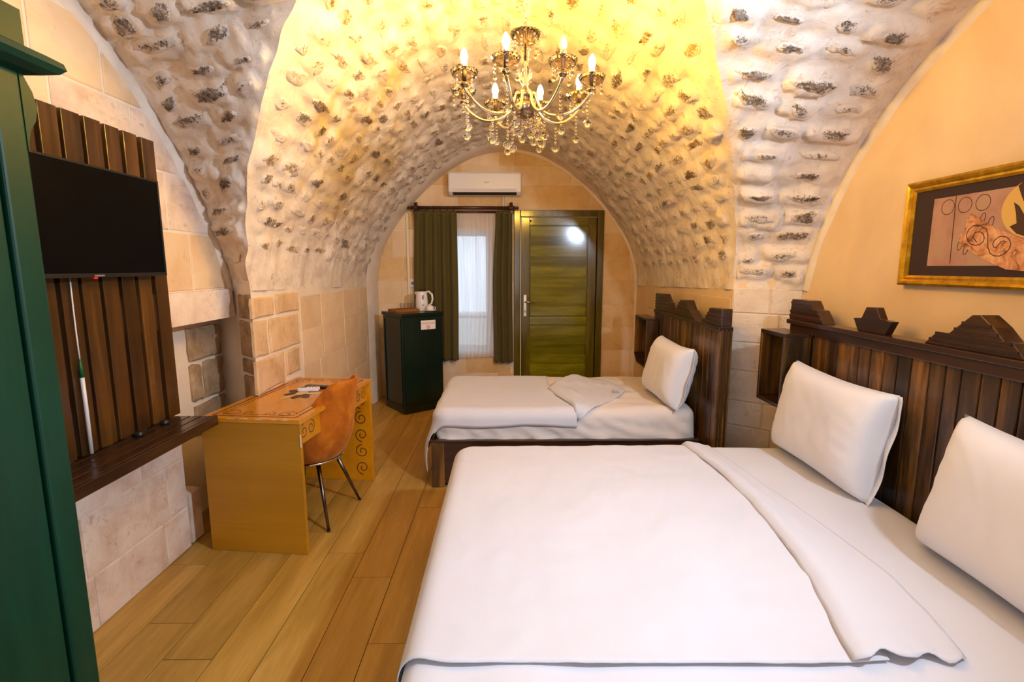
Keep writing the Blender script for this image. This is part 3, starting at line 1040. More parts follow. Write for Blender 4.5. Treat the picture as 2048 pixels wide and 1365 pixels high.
obj('lever', MB().tube([(.238, yd - .004, 1.150), (.238, yd - .05, 1.150)], .009).tube([(.238, yd - .05, 1.150), (.27, yd - .054, 1.150), (.35, yd - .05, 1.145)], [.010, .009, .007]), 'satin_steel', hp, smooth=True)
obj('keyhole', MB().box(.235, .245, yd - .0105, yd - .008, 1.02, 1.05), 'dark_slot', hp)
obj('lock_cylinder', MB().lathe([(.009, 0), (.009, .012)], (.238, yd - .008, 1.035), 10), 'satin_steel', hp)
obj('screw_cap', MB().ball((.30, yd - .002, 2.10), .012), 'dark_slot', door)

# ================================================================== LEFT SIDE FURNITURE
# ---- green wardrobe, close to the camera
WRX = -1.2
wr = empty('wardrobe', (-1.48, 0.85, 0), 0, 'tall dark green painted wardrobe with moulded cornice beside the television', 'wardrobe')
wy0, wy1 = 0.36, 1.335
mb = MB()
mb.box(-1.74, WRX - .022, wy0, wy0 + .022, 0.06, 2.07).box(-1.74, WRX - .022, wy1 - .022, wy1, 0.06, 2.07)
mb.box(-1.74, -1.72, wy0, wy1, 0.06, 2.07).box(-1.74, WRX - .022, wy0, wy1, 2.05, 2.07).box(-1.74, WRX - .022, wy0, wy1, .06, .09)
obj('carcass', mb, 'green_wood', wr, bevel=.003)
for (a, b) in ((wy1 - .072, wy1), (wy0, wy0 + .072)):
    obj('stile', MB().box(WRX - .024, WRX, a, b, 0.0, 2.06), 'green_wood', wr, bevel=.006)
ym = (wy0 + wy1) / 2
for (a, b) in ((ym + .003, wy1 - .082), (wy0 + .082, ym - .003)):
    d = obj('door', MB().box(WRX - .034, WRX - .006, a, b, .10, 2.03), 'green_wood', wr, bevel=.005)
    kx = ym + .05 if a > ym else ym - .05
    obj('knob', MB().ball((WRX + .018, kx, 1.05), .018), 'satin_steel', d, smooth=True)
obj('plinth', MB().box(-1.74, WRX - .012, wy0 + .01, wy1 - .01, 0, .10), 'green_wood', wr, bevel=.004)
# scalloped bracket under the cornice, at the far end
prof = [(1.335, 2.05), (1.345, 2.035), (1.366, 2.00), (1.374, 1.965), (1.366, 1.93), (1.349, 1.905), (1.341, 1.88), (1.337, 1.85), (1.3345, 1.85), (1.3345, 2.05)]
obj('bracket', MB().prism(prof, lambda u, v, d: (d, u, v), WRX - .02, WRX + .0), 'green_wood', wr)
# cornice: bullnose moulding wrapping front and end, box above it
cp = [(0.0, 2.035), (.03, 2.04), (.055, 2.05), (.066, 2.063), (.062, 2.078), (.04, 2.09), (.012, 2.094), (.012, 2.185), (.0, 2.19)]
P = []
for (px, py, dx, dy) in [(-1.74, wy1, 0, 1), (WRX, wy1, 1, 1), (WRX, wy0, 1, -1), (-1.74, wy0, 0, -1)]:
    P.append([(px + dx * o_, py + dy * o_, z) for o_, z in cp])
mb = MB().grid(P)
mb.add([P[0][-1], P[1][-1], P[2][-1], P[3][-1]], [(0, 1, 2, 3)])
mb.add([P[0][0], P[1][0], P[2][0], P[3][0]], [(3, 2, 1, 0)])
obj('cornice', mb, 'green_wood', wr)

# ---- slatted television panel with shelf
tv_p = empty('slatted_wall_panel', (-1.72, 2.1, .75), 0, 'dark stained vertical slat wall panel with a low shelf, holding the television', 'wall panel')
sl = [(1.880, 1.945), (1.969, 2.052), (2.069, 2.157), (2.176, 2.263), (2.284, 2.366), (2.389, 2.473), (2.502, 2.590)]
for a in (1.78, 1.68, 1.58):
    sl.insert(0, (a, a + .085))
SX = -1.72
for a, b in sl:
    obj('slat', MB().box(SX - .024, SX, a, b, .795, 2.174 + random.uniform(-.004, .004)), 'slat_wood', tv_p, bevel=.003)
for z in (1.0, 1.62, 2.0):
    obj('batten', MB().box(TXL + .012, SX - .024, 1.6, 2.57, z, z + .06), 'dark_wood_y', tv_p)
shx0, shx1, shz = SX - .045, -1.512, .788
nb_ = 4
bwid = (shx1 - .022 - shx0) / nb_
for i in range(nb_):
    obj('shelf_board', MB().box(shx0 + i * bwid + .003, shx0 + (i + 1) * bwid - .003, 1.5, 2.565, shz - .026, shz), 'dark_wood_y', tv_p, bevel=.003)
obj('shelf_edge', MB().box(shx1 - .022, shx1, 1.5, 2.567, shz - .048, shz + .001), 'dark_wood_y', tv_p, bevel=.003)
obj('shelf_back', MB().box(shx0 - .012, shx0, 1.5, 2.567, shz - .05, shz), 'dark_wood_y', tv_p)
for y in (1.62, 2.1, 2.5):
    obj('shelf_support', MB().box(TXL + .012, shx1 - .03, y, y + .03, shz - .06, shz - .027), 'dark_wood_x', tv_p)
for y, z in ((2.244, .80), (2.42, .803)):
    obj('cable_grommet', MB().lathe([(.018, 0), (.022, .006), (.016, .02), (.008, .024)], (SX + .03, y, shz), 10), 'black_plastic', tv_p, smooth=True)

# ---- television
tv = empty('television', (-1.66, 2.1, 1.5), 0, 'flat black television mounted on the slatted wall panel', 'television')
ty0, ty1, tz0, tz1 = 1.60, 2.470, 1.520, 1.962
obj('back_case', MB().box(-1.685, -1.655, ty0 + .02, ty1 - .02, tz0 + .03, tz1 - .03), 'black_plastic', tv, bevel=.01)
mb = MB()
bz = .010
for (a, b, c, d) in [(ty0, ty1, tz0, tz0 + .016), (ty0, ty1, tz1 - bz, tz1), (ty0, ty0 + bz, tz0 + .016, tz1 - bz), (ty1 - bz, ty1, tz0 + .016, tz1 - bz)]:
    mb.box(-1.66, -1.638, a, b, c, d)
obj('bezel', mb, 'black_plastic', tv, bevel=.002)
obj('screen', MB().box(-1.66, -1.642, ty0 + bz, ty1 - bz, tz0 + .016, tz1 - bz), 'screen', tv)
obj('logo_strip', MB().box(-1.639, -1.6365, 2.035, 2.085, tz0 + .004, tz0 + .010), 'grey_plastic', tv, label='small pale maker mark on the lower bezel')
obj('standby_light', MB().box(-1.65, -1.637, 2.03, 2.05, tz0 - .006, tz0 + .001), 'led_red', tv, label='small red standby light')
obj('wall_bracket', MB().box(SX + .0005, -1.685, 1.9, 2.2, 1.62, 1.86), 'black_plastic', tv)

# ---- cable on the slats
cb = empty('power_cable', (SX + .01, 2.0, .8), 0, 'white power cable with green connector hanging in front of the dark slats', 'cable')
def at_y(y): return SX + .012
cpts = [(SX + .008, 2.006, 1.53), (SX + .008, 2.003, 1.40), (SX + .010, 2.000, 1.28), (SX + .012, 1.999, 1.19)]
obj('thin_wire', MB().tube(cpts, .003, 6), 'white_cable', cb, smooth=True)
obj('green_connector', MB().tube([(SX + .012, 1.999, 1.195), (SX + .012, 1.9985, 1.12)], [.004, .009], 8), 'green_plastic', cb, smooth=True, label='green plastic connector')
obj('white_cord', MB().tube([(SX + .012, 1.9985, 1.12), (SX + .013, 1.998, 1.0), (SX + .014, 1.996, .80)], .008, 8), 'white_cable', cb, smooth=True, label='thick white cord')

# ---- desk
DA = radians(-6.5)
desk = empty('writing_desk', (-1.640, 2.612, 0), DA, 'orange brown writing desk with painted scroll border below the limestone niche', 'desk')
def dk(name, mb, mat, parent=desk, **k): return obj(name, mb, mat, parent, local=True, **k)
DWd, DL, DH = .565, 1.0, .765      # width (x), length (y), height
dk('side_panel', MB().box(0.004, DWd - .004, 0.004, .026, 0, DH - .024), 'desk_panel', bevel=.002)
dk('side_panel', MB().box(0.004, DWd - .004, DL - .026, DL - .004, 0, DH - .024), 'desk_top', bevel=.002, label='far side panel painted with scrolls')
top = dk('desk_top', MB().box(0, DWd, 0, DL, DH - .024, DH), 'desk_top', bevel=.002)
dk('back_panel', MB().box(0.02, .034, .026, DL - .026, .25, DH - .024), 'desk_panel')
ap = dk('drawer', MB().box(DWd - .05, DWd - .030, .028, DL - .028, DH - .155, DH - .026), 'desk_top', bevel=.002)
fT = lambda u, v, h: (u, v, DH + h)
def scroll(cx, cy, r, turns, a0, sgn=1, n=26):
    return [(cx + r * (1 - .8 * i / n) * cos(a0 + sgn * turns * 2 * pi * i / n), cy + r * (1 - .8 * i / n) * sin(a0 + sgn * turns * 2 * pi * i / n)) for i in range(n + 1)]
mb = MB()
for ins, wd in ((.045, .009), (.078, .005)):
    a, b, c, d = ins, DWd - ins, ins, DL - ins
    for q in ([(a, c), (b, c)], [(b, c), (b, d)], [(b, d), (a, d)], [(a, d), (a, c)]):
        mb.ribbon(q, wd, fT)
for cx, cy, sx, sy in ((DWd - .13, .10, 1, 1), (.12, .10, -1, 1), (DWd - .12, DL - .11, 1, -1), (.12, DL - .11, -1, -1)):
    mb.ribbon(scroll(cx, cy, .055, 1.3, 0 if sx > 0 else pi, sx * sy), .005, fT, .0008)
    mb.ribbon(scroll(cx - sx * .10, cy, .035, 1.1, pi / 2, -sx * sy), .004, fT, .0008)
dk('painted_border', mb, 'motif', top, label='brown painted line and scroll border')
# centre medallion, flat print of dark and pale leaves
mx, my = DWd * .50, DL * .55
def petal(a, r0, r1, wd):
    c_, s_ = cos(a), sin(a)
    out = []
    for t in np.linspace(0, 2 * pi, 13)[:-1]:
        rr = (r0 + r1) / 2 + (r1 - r0) / 2 * cos(t)
        ww = wd / 2 * sin(t) * (1 + .35 * cos(t))
        out.append((mx + (rr * c_ - ww * s_) * .8, my + (rr * s_ + ww * c_) * 1.15))
    return out
med = [(mx + .085 * cos(t), my + .12 * sin(t)) for t in np.linspace(0, 2 * pi, 25)[:-1]]
dk('medallion_ground', MB().add([fT(u, v, .0005) for u, v in med], [tuple(range(24))]), 'motif', top, label='brown oval ground of the centre medallion')
for k in range(9):
    a = 2 * pi * k / 9
    dk('medallion_leaf', MB().add([fT(u, v, .0009 + .00003 * k) for u, v in petal(a, .03, .125 if k % 2 else .15, .05)], [tuple(range(12))]), 'motif_dark' if k % 3 else 'motif_pale', top)
dk('medallion_centre', MB().add([fT(mx + .035 * cos(t), my + .05 * sin(t), .0015) for t in np.linspace(0, 2 * pi, 17)[:-1]], [tuple(range(16))]), 'motif_pale', top)
fA = lambda u, v, h: (DWd - .030 + h, u, v)
for cy, sg in ((.09, 1), (.17, -1), (.83, 1), (.91, -1)):
    dk('painted_scroll', MB().ribbon(scroll(cy, DH - .09, .042, 1.4, pi / 2, sg), .006, fA), 'motif', ap, label='brown painted scroll')
fE = lambda u, v, h: (DWd - .004 + h, u, v)
fFx = lambda u, v, h: (DWd - .004 + h, u, v)
fFar = lambda u, v, h: (u, DL - .026 - h, v)
for i in range(5):
    dk('painted_scroll', MB().ribbon(scroll(DWd - .08, .10 + .125 * i, .052, 1.4, pi / 2 if i % 2 else -pi / 2, 1 if i % 2 else -1), .007, fFar), 'motif', desk.children[1], label='brown painted scroll')
for i in range(9):
    t = random.uniform(.05, .95) * DWd
    dk('worn_edge', MB().box(t, t + random.uniform(.012, .05), -.0006, .002, DH - .003, DH + .0005), 'worn_edge', top, label='pale chipped paint on the near edge')
dk('worn_edge', MB().box(DWd - .006, DWd + .0005, 0.0, .004, DH - .15, DH - .08), 'worn_edge', desk.children[0], label='pale chipped paint on the corner')

# ---- remotes on the desk
def on_desk(u, v): return WM[desk] @ Vector((u, v, DH))
p = on_desk(.335, .68)
rc = empty('remote_control', p, radians(-12), 'long black remote control lying behind the white one on desk', 'remote control')
obj('case', MB().box(-.10, .10, -.024, .024, .0012, .020), 'black_plastic', rc, local=True, bevel=.006)
for i in range(6):
    for j in range(2):
        obj('button', MB().lathe([(.0045, 0), (.004, .002)], (-.07 + .026 * i, -.009 + .018 * j, .020), 8), 'grey_plastic', rc, local=True)
p = on_desk(.30, .605)
rw = empty('remote_control', p, radians(2), 'short white remote control lying in front of the black one on desk', 'remote control')
obj('case', MB().box(-.065, .065, -.025, .025, .0015, .026), 'white_plastic', rw, local=True, bevel=.006)
obj('display', MB().box(-.055, -.012, -.016, .016, .026, .0268), 'grey_plastic', rw, local=True)
for i in range(3):
    obj('button', MB().lathe([(.006, 0), (.005, .002)], (.008 + .02 * i, 0, .026), 8), 'grey_plastic', rw, local=True)

# ---- orange velvet chair
ch = empty('desk_chair', (-1.226, 3.037, 0), radians(-9), 'orange velvet shell chair with chrome rim and thin metal legs at the desk', 'chair')
def rimh(a):
    d_ = min(a, 2 * pi - a)
    t = max(0.0, min(1.0, (d_ - radians(30)) / radians(84)))
    return .425 + .455 * (1 - t * t * (3 - 2 * t))
seg, NV = 48, 12
outer, inner = [], []
for k in range(seg):
    a = 2 * pi * k / seg
    zt = rimh(a)
    ro, ri = [], []
    for j in range(NV + 1):
        t = j / NV
        z = .392 + (zt - .392) * t
        hh = (z - .392) / .47
        r = .185 + .065 * min(1, (hh * 3.0)) ** .6 + .01 * hh
        lean = .055 * hh ** 1.2 * max(0, cos(a))
        k_ = (1 - .10 * hh * abs(sin(a)) ** 2)
        ro.append(((r + lean) * cos(a), r * k_ * sin(a), z))
        thk = .022
        ri.append(((r + lean - thk) * cos(a), (r * k_ - thk) * sin(a), max(z, .43)))
    tip = (tuple((np.array(ro[-1]) + np.array(ri[-1])) / 2 + np.array((0, 0, .012))))
    outer.append(ro + [tip] + ri[::-1])
mb = MB().grid(outer, closed_u=True)
n0 = len(outer[0])
mb.f.append(tuple(k * n0 for k in range(seg - 1, -1, -1)))
mb.f.append(tuple(k * n0 + n0 - 1 for k in range(seg)))
obj('shell', mb, 'velvet', ch, smooth=True, local=True)
obj('seat_cushion', MB().lathe([(1e-5, .44), (.17, .44), (.198, .452), (.205, .475), (.19, .495), (.12, .505), (1e-5, .507)], (0, 0, 0), 32), 'velvet', ch, smooth=True, local=True)
ring = [(.192 * cos(2 * pi * k / 40), .192 * sin(2 * pi * k / 40), .390) for k in range(41)]
obj('rim', MB().tube(ring, .007, 8, False), 'chrome', ch, smooth=True, local=True, label='thin chrome rim under the seat')
for k in range(4):
    a = pi / 4 + k * pi / 2
    lg = obj('leg', MB().tube([(.14 * cos(a), .14 * sin(a), .388), (.295 * cos(a), .295 * sin(a), .0)], [.014, .008], 10), 'leg_metal', ch, smooth=True, local=True)
    obj('foot', MB().lathe([(.010, 0), (.010, .012)], (.294 * cos(a), .294 * sin(a), 0), 8), 'black_plastic', lg, local=True)
obj('seat_frame', MB().box(-.12, .12, -.012, .012, .376, .390).box(-.012, .012, -.12, .12, .376, .390), 'leg_metal', ch, local=True)

# ---- green refrigerator cabinet in the corner
FA = radians(38)
fr = empty('fridge_cabinet', (-1.075, 5.17, 0), FA, 'dark green minibar cabinet in the corner left of the window', 'cabinet')
def fk(name, mb, mat, parent=fr, **k): return obj(name, mb, mat, parent, local=True, **k)
fk('body', MB().box(.008, .492, .008, .46, 0.0, 1.045), 'dark_green', bevel=.003)
fk('top_board', MB().box(-.006, .506, -.006, .47, 1.045, 1.08), 'dark_green', bevel=.004)
dr = fk('door', MB().box(.03, .47, -.006, .012, .10, 1.02), 'dark_green', bevel=.003)
for (a, b, c, d) in [(.07, .43, .16, .17), (.07, .43, .95 - .17, .96 - .17), (.07, .08, .16, .79), (.42, .43, .16, .79)]:
    pass
fk('plinth', MB().box(.012, .488, .0, .02, 0.0, .09), 'dark_green', bevel=.002)
obj('side_moulding', MB().box(-.002, .010, .03, .05, .06, 1.03).box(-.002, .010, .42, .44, .06, 1.03).box(-.002, .010, .05, .42, .06, .08).box(-.002, .010, .05, .42, 1.01, 1.03), 'dark_green', fr, local=True, bevel=.002)
fk('latch', MB().box(.484, .500, .02, .05, .86, .93), 'satin_steel', label='small metal latch at the right edge')
sg = empty('no_smoking_sticker', WM[fr] @ Vector((.31, -.007, .90)), FA, 'white sticker with red lettering and no smoking sign on green cabinet', 'sticker')
obj('paper', MB().box(-.088, .088, -.0015, 0, 0, .098), 'sign_white', sg, local=True)
Rz = Matrix.Rotation(FA, 3, 'Z') @ axes((1, 0, 0), (0, 0, 1), (0, -1, 0))
text('lettering', 'S\u0130GARA \u0130\u00c7\u0130LMEZ', .026, 'red_print', sg, WM[sg] @ Vector((0, -.0018, .066)), Rz, .0003, sx=.80)
ringp = [(.019 * cos(2 * pi * k / 24), .026 + .019 * sin(2 * pi * k / 24)) for k in range(25)]
fS = lambda u, v, h: (u, -.0015 - h, v)
obj('no_smoking_symbol', MB().ribbon(ringp, .005, fS, .0006).ribbon([(-.013, .039), (.013, .013)], .004, fS, .0008).ribbon([(-.012, .023), (.012, .023)], .005, fS, .0004), 'red_print', sg, local=True)

# ---- tray, glasses, kettle, cup
FZ = 1.08
def on_fr(u, v, z=FZ): return WM[fr] @ Vector((u, v, z))
tr = empty('serving_tray', on_fr(.165, .265), FA, 'small brown wooden tray holding glasses on the green cabinet', 'tray')
obj('base', MB().box(-.14, .14, -.10, .10, .0005, .008), 'tray_wood', tr, local=True, bevel=.001)
for (a, b, c, d) in [(-.14, .14, -.10, -.09), (-.14, .14, .09, .10), (-.14, -.13, -.09, .09), (.13, .14, -.09, .09)]:
    obj('side_wall', MB().box(a, b, c, d, .008, .032), 'tray_wood', tr, local=True, bevel=.002)
gp = [(1e-5, 0), (.024, 0), (.026, .004), (.031, .085), (.0295, .085), (.0245, .008), (1e-5, .007)]
for i, (u, v, lb) in enumerate([(.135, .235, 'clear water glass standing left on the wooden tray'), (.225, .24, 'clear water glass standing right on the tray beside the kettle')]):
    obj('drinking_glass', MB().lathe(gp, tuple(on_fr(u, v, FZ + .0085)), 20), 'tumbler', smooth=True, label=lb, cat='glass', group='water glasses on the tray')
kt = empty('kettle', on_fr(.392, .275), 0, 'white electric kettle with dark water gauge on the green cabinet', 'kettle')
obj('power_base', MB().lathe([(1e-5, .0005), (.075, .0005), (.078, .01), (.07, .018), (1e-5, .02)], (0, 0, 0), 24), 'white_plastic', kt, smooth=True, local=True)
obj('body', MB().lathe([(1e-5, .02), (.066, .02), (.070, .03), (.068, .10), (.060, .20), (.056, .215), (1e-5, .216)], (0, 0, 0), 28), 'white_plastic', kt, smooth=True, local=True)
obj('lid', MB().lathe([(.056, .215), (.050, .228), (.02, .233), (1e-5, .233)], (0, 0, 0), 24), 'black_plastic', kt, smooth=True, local=True, label='dark kettle lid')
obj('spout', MB().add([(-.045, -.028, .15), (-.045, .028, .15), (-.085, 0, .208), (-.048, -.036, .212), (-.048, .036, .212)], [(0, 2, 1), (0, 3, 2), (1, 2, 4), (2, 3, 4)]), 'white_plastic', kt, local=True)
obj('handle', MB().tube([(.045, -.01, .205), (.085, -.012, .212), (.118, -.014, .18), (.125, -.015, .13), (.112, -.014, .08), (.068, -.012, .05)], [.010, .011, .012, .011, .010, .010], 10), 'white_plastic', kt, smooth=True, local=True)
Pk = []
for zz in np.linspace(.055, .175, 6):
    rr = .0695 - (zz - .03) * .052
    Pk.append([((rr + .0012) * cos(t), (rr + .0012) * sin(t), zz) for t in np.linspace(radians(-78), radians(-58), 5)])
obj('water_gauge', MB().grid(Pk), 'grey_plastic', kt, local=True, label='dark grey water gauge')
cup = empty('coffee_cup', on_fr(.40, .105), 0, 'white porcelain cup upside down on its saucer beside the kettle', 'cup')
obj('cup_body', MB().lathe([(.043, .0095), (.042, .03), (.034, .052), (.024, .06), (.022, .064), (1e-5, .064)], (0, 0, 0), 24), 'porcelain', cup, smooth=True, local=True)
obj('cup_handle', MB().tube([(.038, 0, .022), (.058, 0, .02), (.062, 0, .034), (.052, 0, .046), (.036, 0, .046)], .004, 8), 'porcelain', cup, smooth=True, local=True)
scr = obj('saucer', MB().lathe([(1e-5, 0), (.035, 0), (.068, .012), (.069, .014), (.066, .014), (.036, .0045), (1e-5, .0045)], tuple(on_fr(.40, .105, FZ + .0005)), 28), 'porcelain', smooth=True,
          label='white porcelain saucer under the upturned cup on the green cabinet', cat='saucer')
cup.location.z += .0055 - .0095 + .008
WM[cup] = Matrix.Translation(cup.location)

# ================================================================== BACK WALL THINGS
# ---- air conditioner
ac = empty('air_conditioner', (-.225, 5.9, 2.37), 0, 'white split air conditioner high on the back wall above the curtain rod', 'air conditioner')
ax0, ax1 = -.633, .182
pr = [(5.99, 2.37), (5.845, 2.37), (5.80, 2.40), (5.795, 2.44), (5.80, 2.595), (5.815, 2.615), (5.99, 2.62)]
obj('housing', MB().prism(pr, lambda u, v, d: (d, u, v), ax0, ax1), 'white_plastic', ac, bevel=.008)
fp = [(5.797, 2.425), (5.789, 2.43), (5.789, 2.59), (5.797, 2.605)]
obj('front_panel', MB().prism(fp, lambda u, v, d: (d, u, v), ax0 + .012, ax1 - .012), 'white_plastic', ac, bevel=.003)
lv = obj('air_outlet', MB().prism([(5.80, 2.385), (5.84, 2.368), (5.85, 2.39), (5.81, 2.42)], lambda u, v, d: (d, u, v), ax0 + .05, ax1 - .05), 'dark_slot', ac, label='dark air outlet slot')
obj('louvre', MB().prism([(5.788, 2.425), (5.792, 2.427), (5.812, 2.390), (5.808, 2.388)], lambda u, v, d: (d, u, v), ax0 + .052, ax1 - .052), 'white_plastic', ac)
text('maker_mark', 'GREE', .022, 'grey_plastic', ac, Vector((-.205, 5.7885, 2.50)), axes((1, 0, 0), (0, 0, 1), (0, -1, 0)), sx=1.15)
obj('indicator', MB().box(-.103, -.095, 5.7875, 5.79, 2.467, 2.473), 'grey_plastic', ac)
obj('drain_pipe', MB().tube([(-.02, 5.975, 2.37), (-.02, 5.975, 2.30), (-.02, 5.975, 2.0)], .012, 8).tube([(.0, 5.978, 2.37), (.0, 5.978, 2.0)], .006, 6), 'conduit', ac, smooth=True, label='cream pipes dropping behind the curtain rod')

# ---- conduit with socket left of the curtain
cd = empty('cable_conduit', (-1.13, 5.985, 1.3), 0, 'pale cable conduit with round socket running down left of the curtains', 'conduit')
obj('channel', MB().box(-1.152, -1.126, 5.972, 5.993, .2, 2.18), 'conduit', cd, bevel=.003)
obj('socket', MB().box(-1.125, -1.062, 5.972, 5.993, 1.33, 1.42), 'white_plastic', cd, bevel=.004)
obj('socket_well', MB().tube([(-1.093, 5.971, 1.373), (-1.093, 5.985, 1.373)], .022, 14), 'grey_plastic', cd)

# ---- curtain rod, curtains
rodz, rody = 2.232, 5.885
rod = empty('curtain_rod', (-.48, 5.93, 2.2), 0, 'dark brown double wooden curtain rod with scrolled brackets above the window', 'curtain rod')
RX0, RX1 = -1.06, .10
obj('pole', MB().tube([(RX0, rody, 2.235), (RX1, rody, 2.232)], .019, 12), 'rod_wood', rod, smooth=True)
obj('pole', MB().tube([(RX0, rody + .06, 2.198), (RX1, rody + .06, 2.192)], .013, 10), 'rod_wood', rod, smooth=True)
for bx_ in (-1.02, .072):
    b_ = obj('bracket', MB().box(bx_ - .02, bx_ + .02, rody + .02, 5.993, 2.17, 2.26), 'rod_wood', rod, bevel=.006)
    obj('bracket_scroll', MB().tube([(bx_ - .018, rody + .03, 2.262), (bx_ + .018, rody + .03, 2.262)], .036, 14).tube([(bx_ - .022, rody + .005, 2.235), (bx_ + .022, rody + .005, 2.235)], .03, 14), 'rod_wood', b_, bevel=.003)
for ex_, s_ in ((RX0, -1), (RX1, 1)):
    obj('finial', MB().tube([(ex_, rody, 2.233), (ex_ + s_ * .015, rody, 2.233), (ex_ + s_ * .025, rody, 2.233), (ex_ + s_ * .045, rody, 2.233), (ex_ + s_ * .06, rody, 2.233)], [.02, .024, .010, .022, .004], 12), 'rod_wood', rod, smooth=True)
for x in (-.98, -.90, -.82, -.74, -.66, -.59, -.07, -.03, .01, .045):
    obj('ring', MB().tube([(x, rody + .024 * cos(2 * pi * k / 14), 2.228 + .026 * sin(2 * pi * k / 14)) for k in range(15)], .004, 6, False), 'rod_wood', rod, smooth=True)

def curtain(name, x0t, x1t, x0m, x1m, x0b, x1b, zt, zb, y, npl, amp, mat, label, hem=True, seed=0, slant=0.0):
    nx_, nz_ = 90, 40
    P = []
    rnd = random.Random(seed)
    phs = [rnd.uniform(-.5, .5) for _ in range(npl + 2)]
    for j in range(nz_ + 1):
        t = j / nz_
        if t < .5:
            s = t / .5; s = s * s * (3 - 2 * s)
            a, b = x0t + (x0m - x0t) * s, x1t + (x1m - x1t) * s
        else:
            s = (t - .5) / .5; s = s * s * (3 - 2 * s)
            a, b = x0m + (x0b - x0m) * s, x1m + (x1b - x1m) * s
        row = []
        for i in range(nx_ + 1):
            u = i / nx_
            k = u * npl
            ph = phs[int(k) % len(phs)] * .6
            am = amp * (.35 + .65 * min(1, t / .08)) * (1 + .3 * noise.noise(Vector((k * .7, t * 2, seed))))
            dy = am * cos(2 * pi * k + ph * sin(pi * t * 1.5)) + .006 * noise.noise(Vector((u * 9, t * 5, seed)))
            z = zt + (zb - zt) * t
            if t < .10: z -= .012 * abs(sin(pi * k)) * (1 - t / .10)
            z += slant * (u - .5) * t
            row.append((a + (b - a) * u, y + dy, z))
        P.append(row)
    return P
P = curtain('d', -1.047, -.556, -1.07, -.55, -1.08, -.558, 2.203, .455, 5.902, 5, .030, 'drape', '', seed=3)
cl_ = empty('curtain', (-.80, 5.925, .46), 0, 'wide olive green drape gathered left of the sheer curtain', 'curtain', 'olive drapes on the curtain rod')
obj('panel', MB().grid(P), 'drape', cl_, smooth=True, solid=.003)
obj('heading_tape', MB().grid([[(x, y - .004, z + dz) for x, y, z in P[0]] for dz in (.004, -.05)]), 'drape', cl_, smooth=True, solid=.002)
P = curtain('d', -.108, .085, -.145, .085, -.135, .095, 2.203, .43, 5.902, 3, .030, 'drape', '', seed=5)
cr_ = empty('curtain', (-.02, 5.925, .43), 0, 'narrow olive green drape between the sheer curtain and the door', 'curtain', 'olive drapes on the curtain rod')
obj('panel', MB().grid(P), 'drape', cr_, smooth=True, solid=.003)
obj('heading_tape', MB().grid([[(x, y - .004, z + dz) for x, y, z in P[0]] for dz in (.004, -.05)]), 'drape', cr_, smooth=True, solid=.002)
P = curtain('s', -.86, -.09, -.86, -.10, -.86, -.14, 2.182, .475, 5.947, 15, .007, 'sheer', '', seed=9, slant=.04)
sh_ = empty('sheer_curtain', (-.48, 5.962, .47), 0, 'white sheer curtain glowing with daylight between the olive drapes', 'curtain')
obj('panel', MB().grid(P), 'sheer', sh_, smooth=True)

# ================================================================== BEDS
def smoothstep(t):
    t = max(0.0, min(1.0, t))
    return t * t * (3 - 2 * t)

def drape_pt(x, y, rect, zt, e, rc):
    """lay cloth point (x,y) over a rounded box top: rect=(x0,x1,y0,y1), edge radius e, plan corner radius rc"""
    x0, x1, y0, y1 = rect
    ins = max(e, rc)
    qx = min(max(x, x0 + ins), x1 - ins)
    qy = min(max(y, y0 + ins), y1 - ins)
    dx, dy = x - qx, y - qy
    d = sqrt(dx * dx + dy * dy)
    if d < 1e-9: return (x, y, zt, 0.0)
    ux_, uy_ = dx / d, dy / d
    flat = ins - e
    if d <= flat: return (x, y, zt, 0.0)
    t = d - flat
    if t < e * pi / 2:
        a = t / e
        return (qx + ux_ * (flat + e * sin(a)), qy + uy_ * (flat + e * sin(a)), zt - e * (1 - cos(a)), a / (pi / 2))
    dr = t - e * pi / 2
    return (qx + ux_ * (flat + e + .012 * smoothstep(dr / .2)), qy + uy_ * (flat + e + .012 * smoothstep(dr / .2)), zt - e - dr, 1.0)

def soft_box(rect, z0, z1, e, rc, nx_=50, ny_=50, wr=0.0, seed=0):
    x0, x1, y0, y1 = rect
    depth = (z1 - z0) - e + e * pi / 2
    P = []
    for i in range(nx_ + 1):
        row = []
        for j in range(ny_ + 1):
            x = x0 - depth + e + (x1 - x0 + 2 * depth - 2 * e) * i / nx_
            y = y0 - depth + e + (y1 - y0 + 2 * depth - 2 * e) * j / ny_
            X, Y, Z, k = drape_pt(x, y, rect, z1, e, rc)
            Z = max(Z, z0)
            n = noise.noise(Vector((X * 7, Y * 7, Z * 3 + seed))) * wr
            n2 = noise.noise(Vector(((X + Z * 1.3) * 13, Y * 13 + Z * 14, Z * 4 + seed))) * wr
            row.append((X + (n2 if k >= 1 else 0) * .6, Y + (n2 if k >= 1 else 0), Z + n * (1 - .7 * k)))
        P.append(row)
    return P

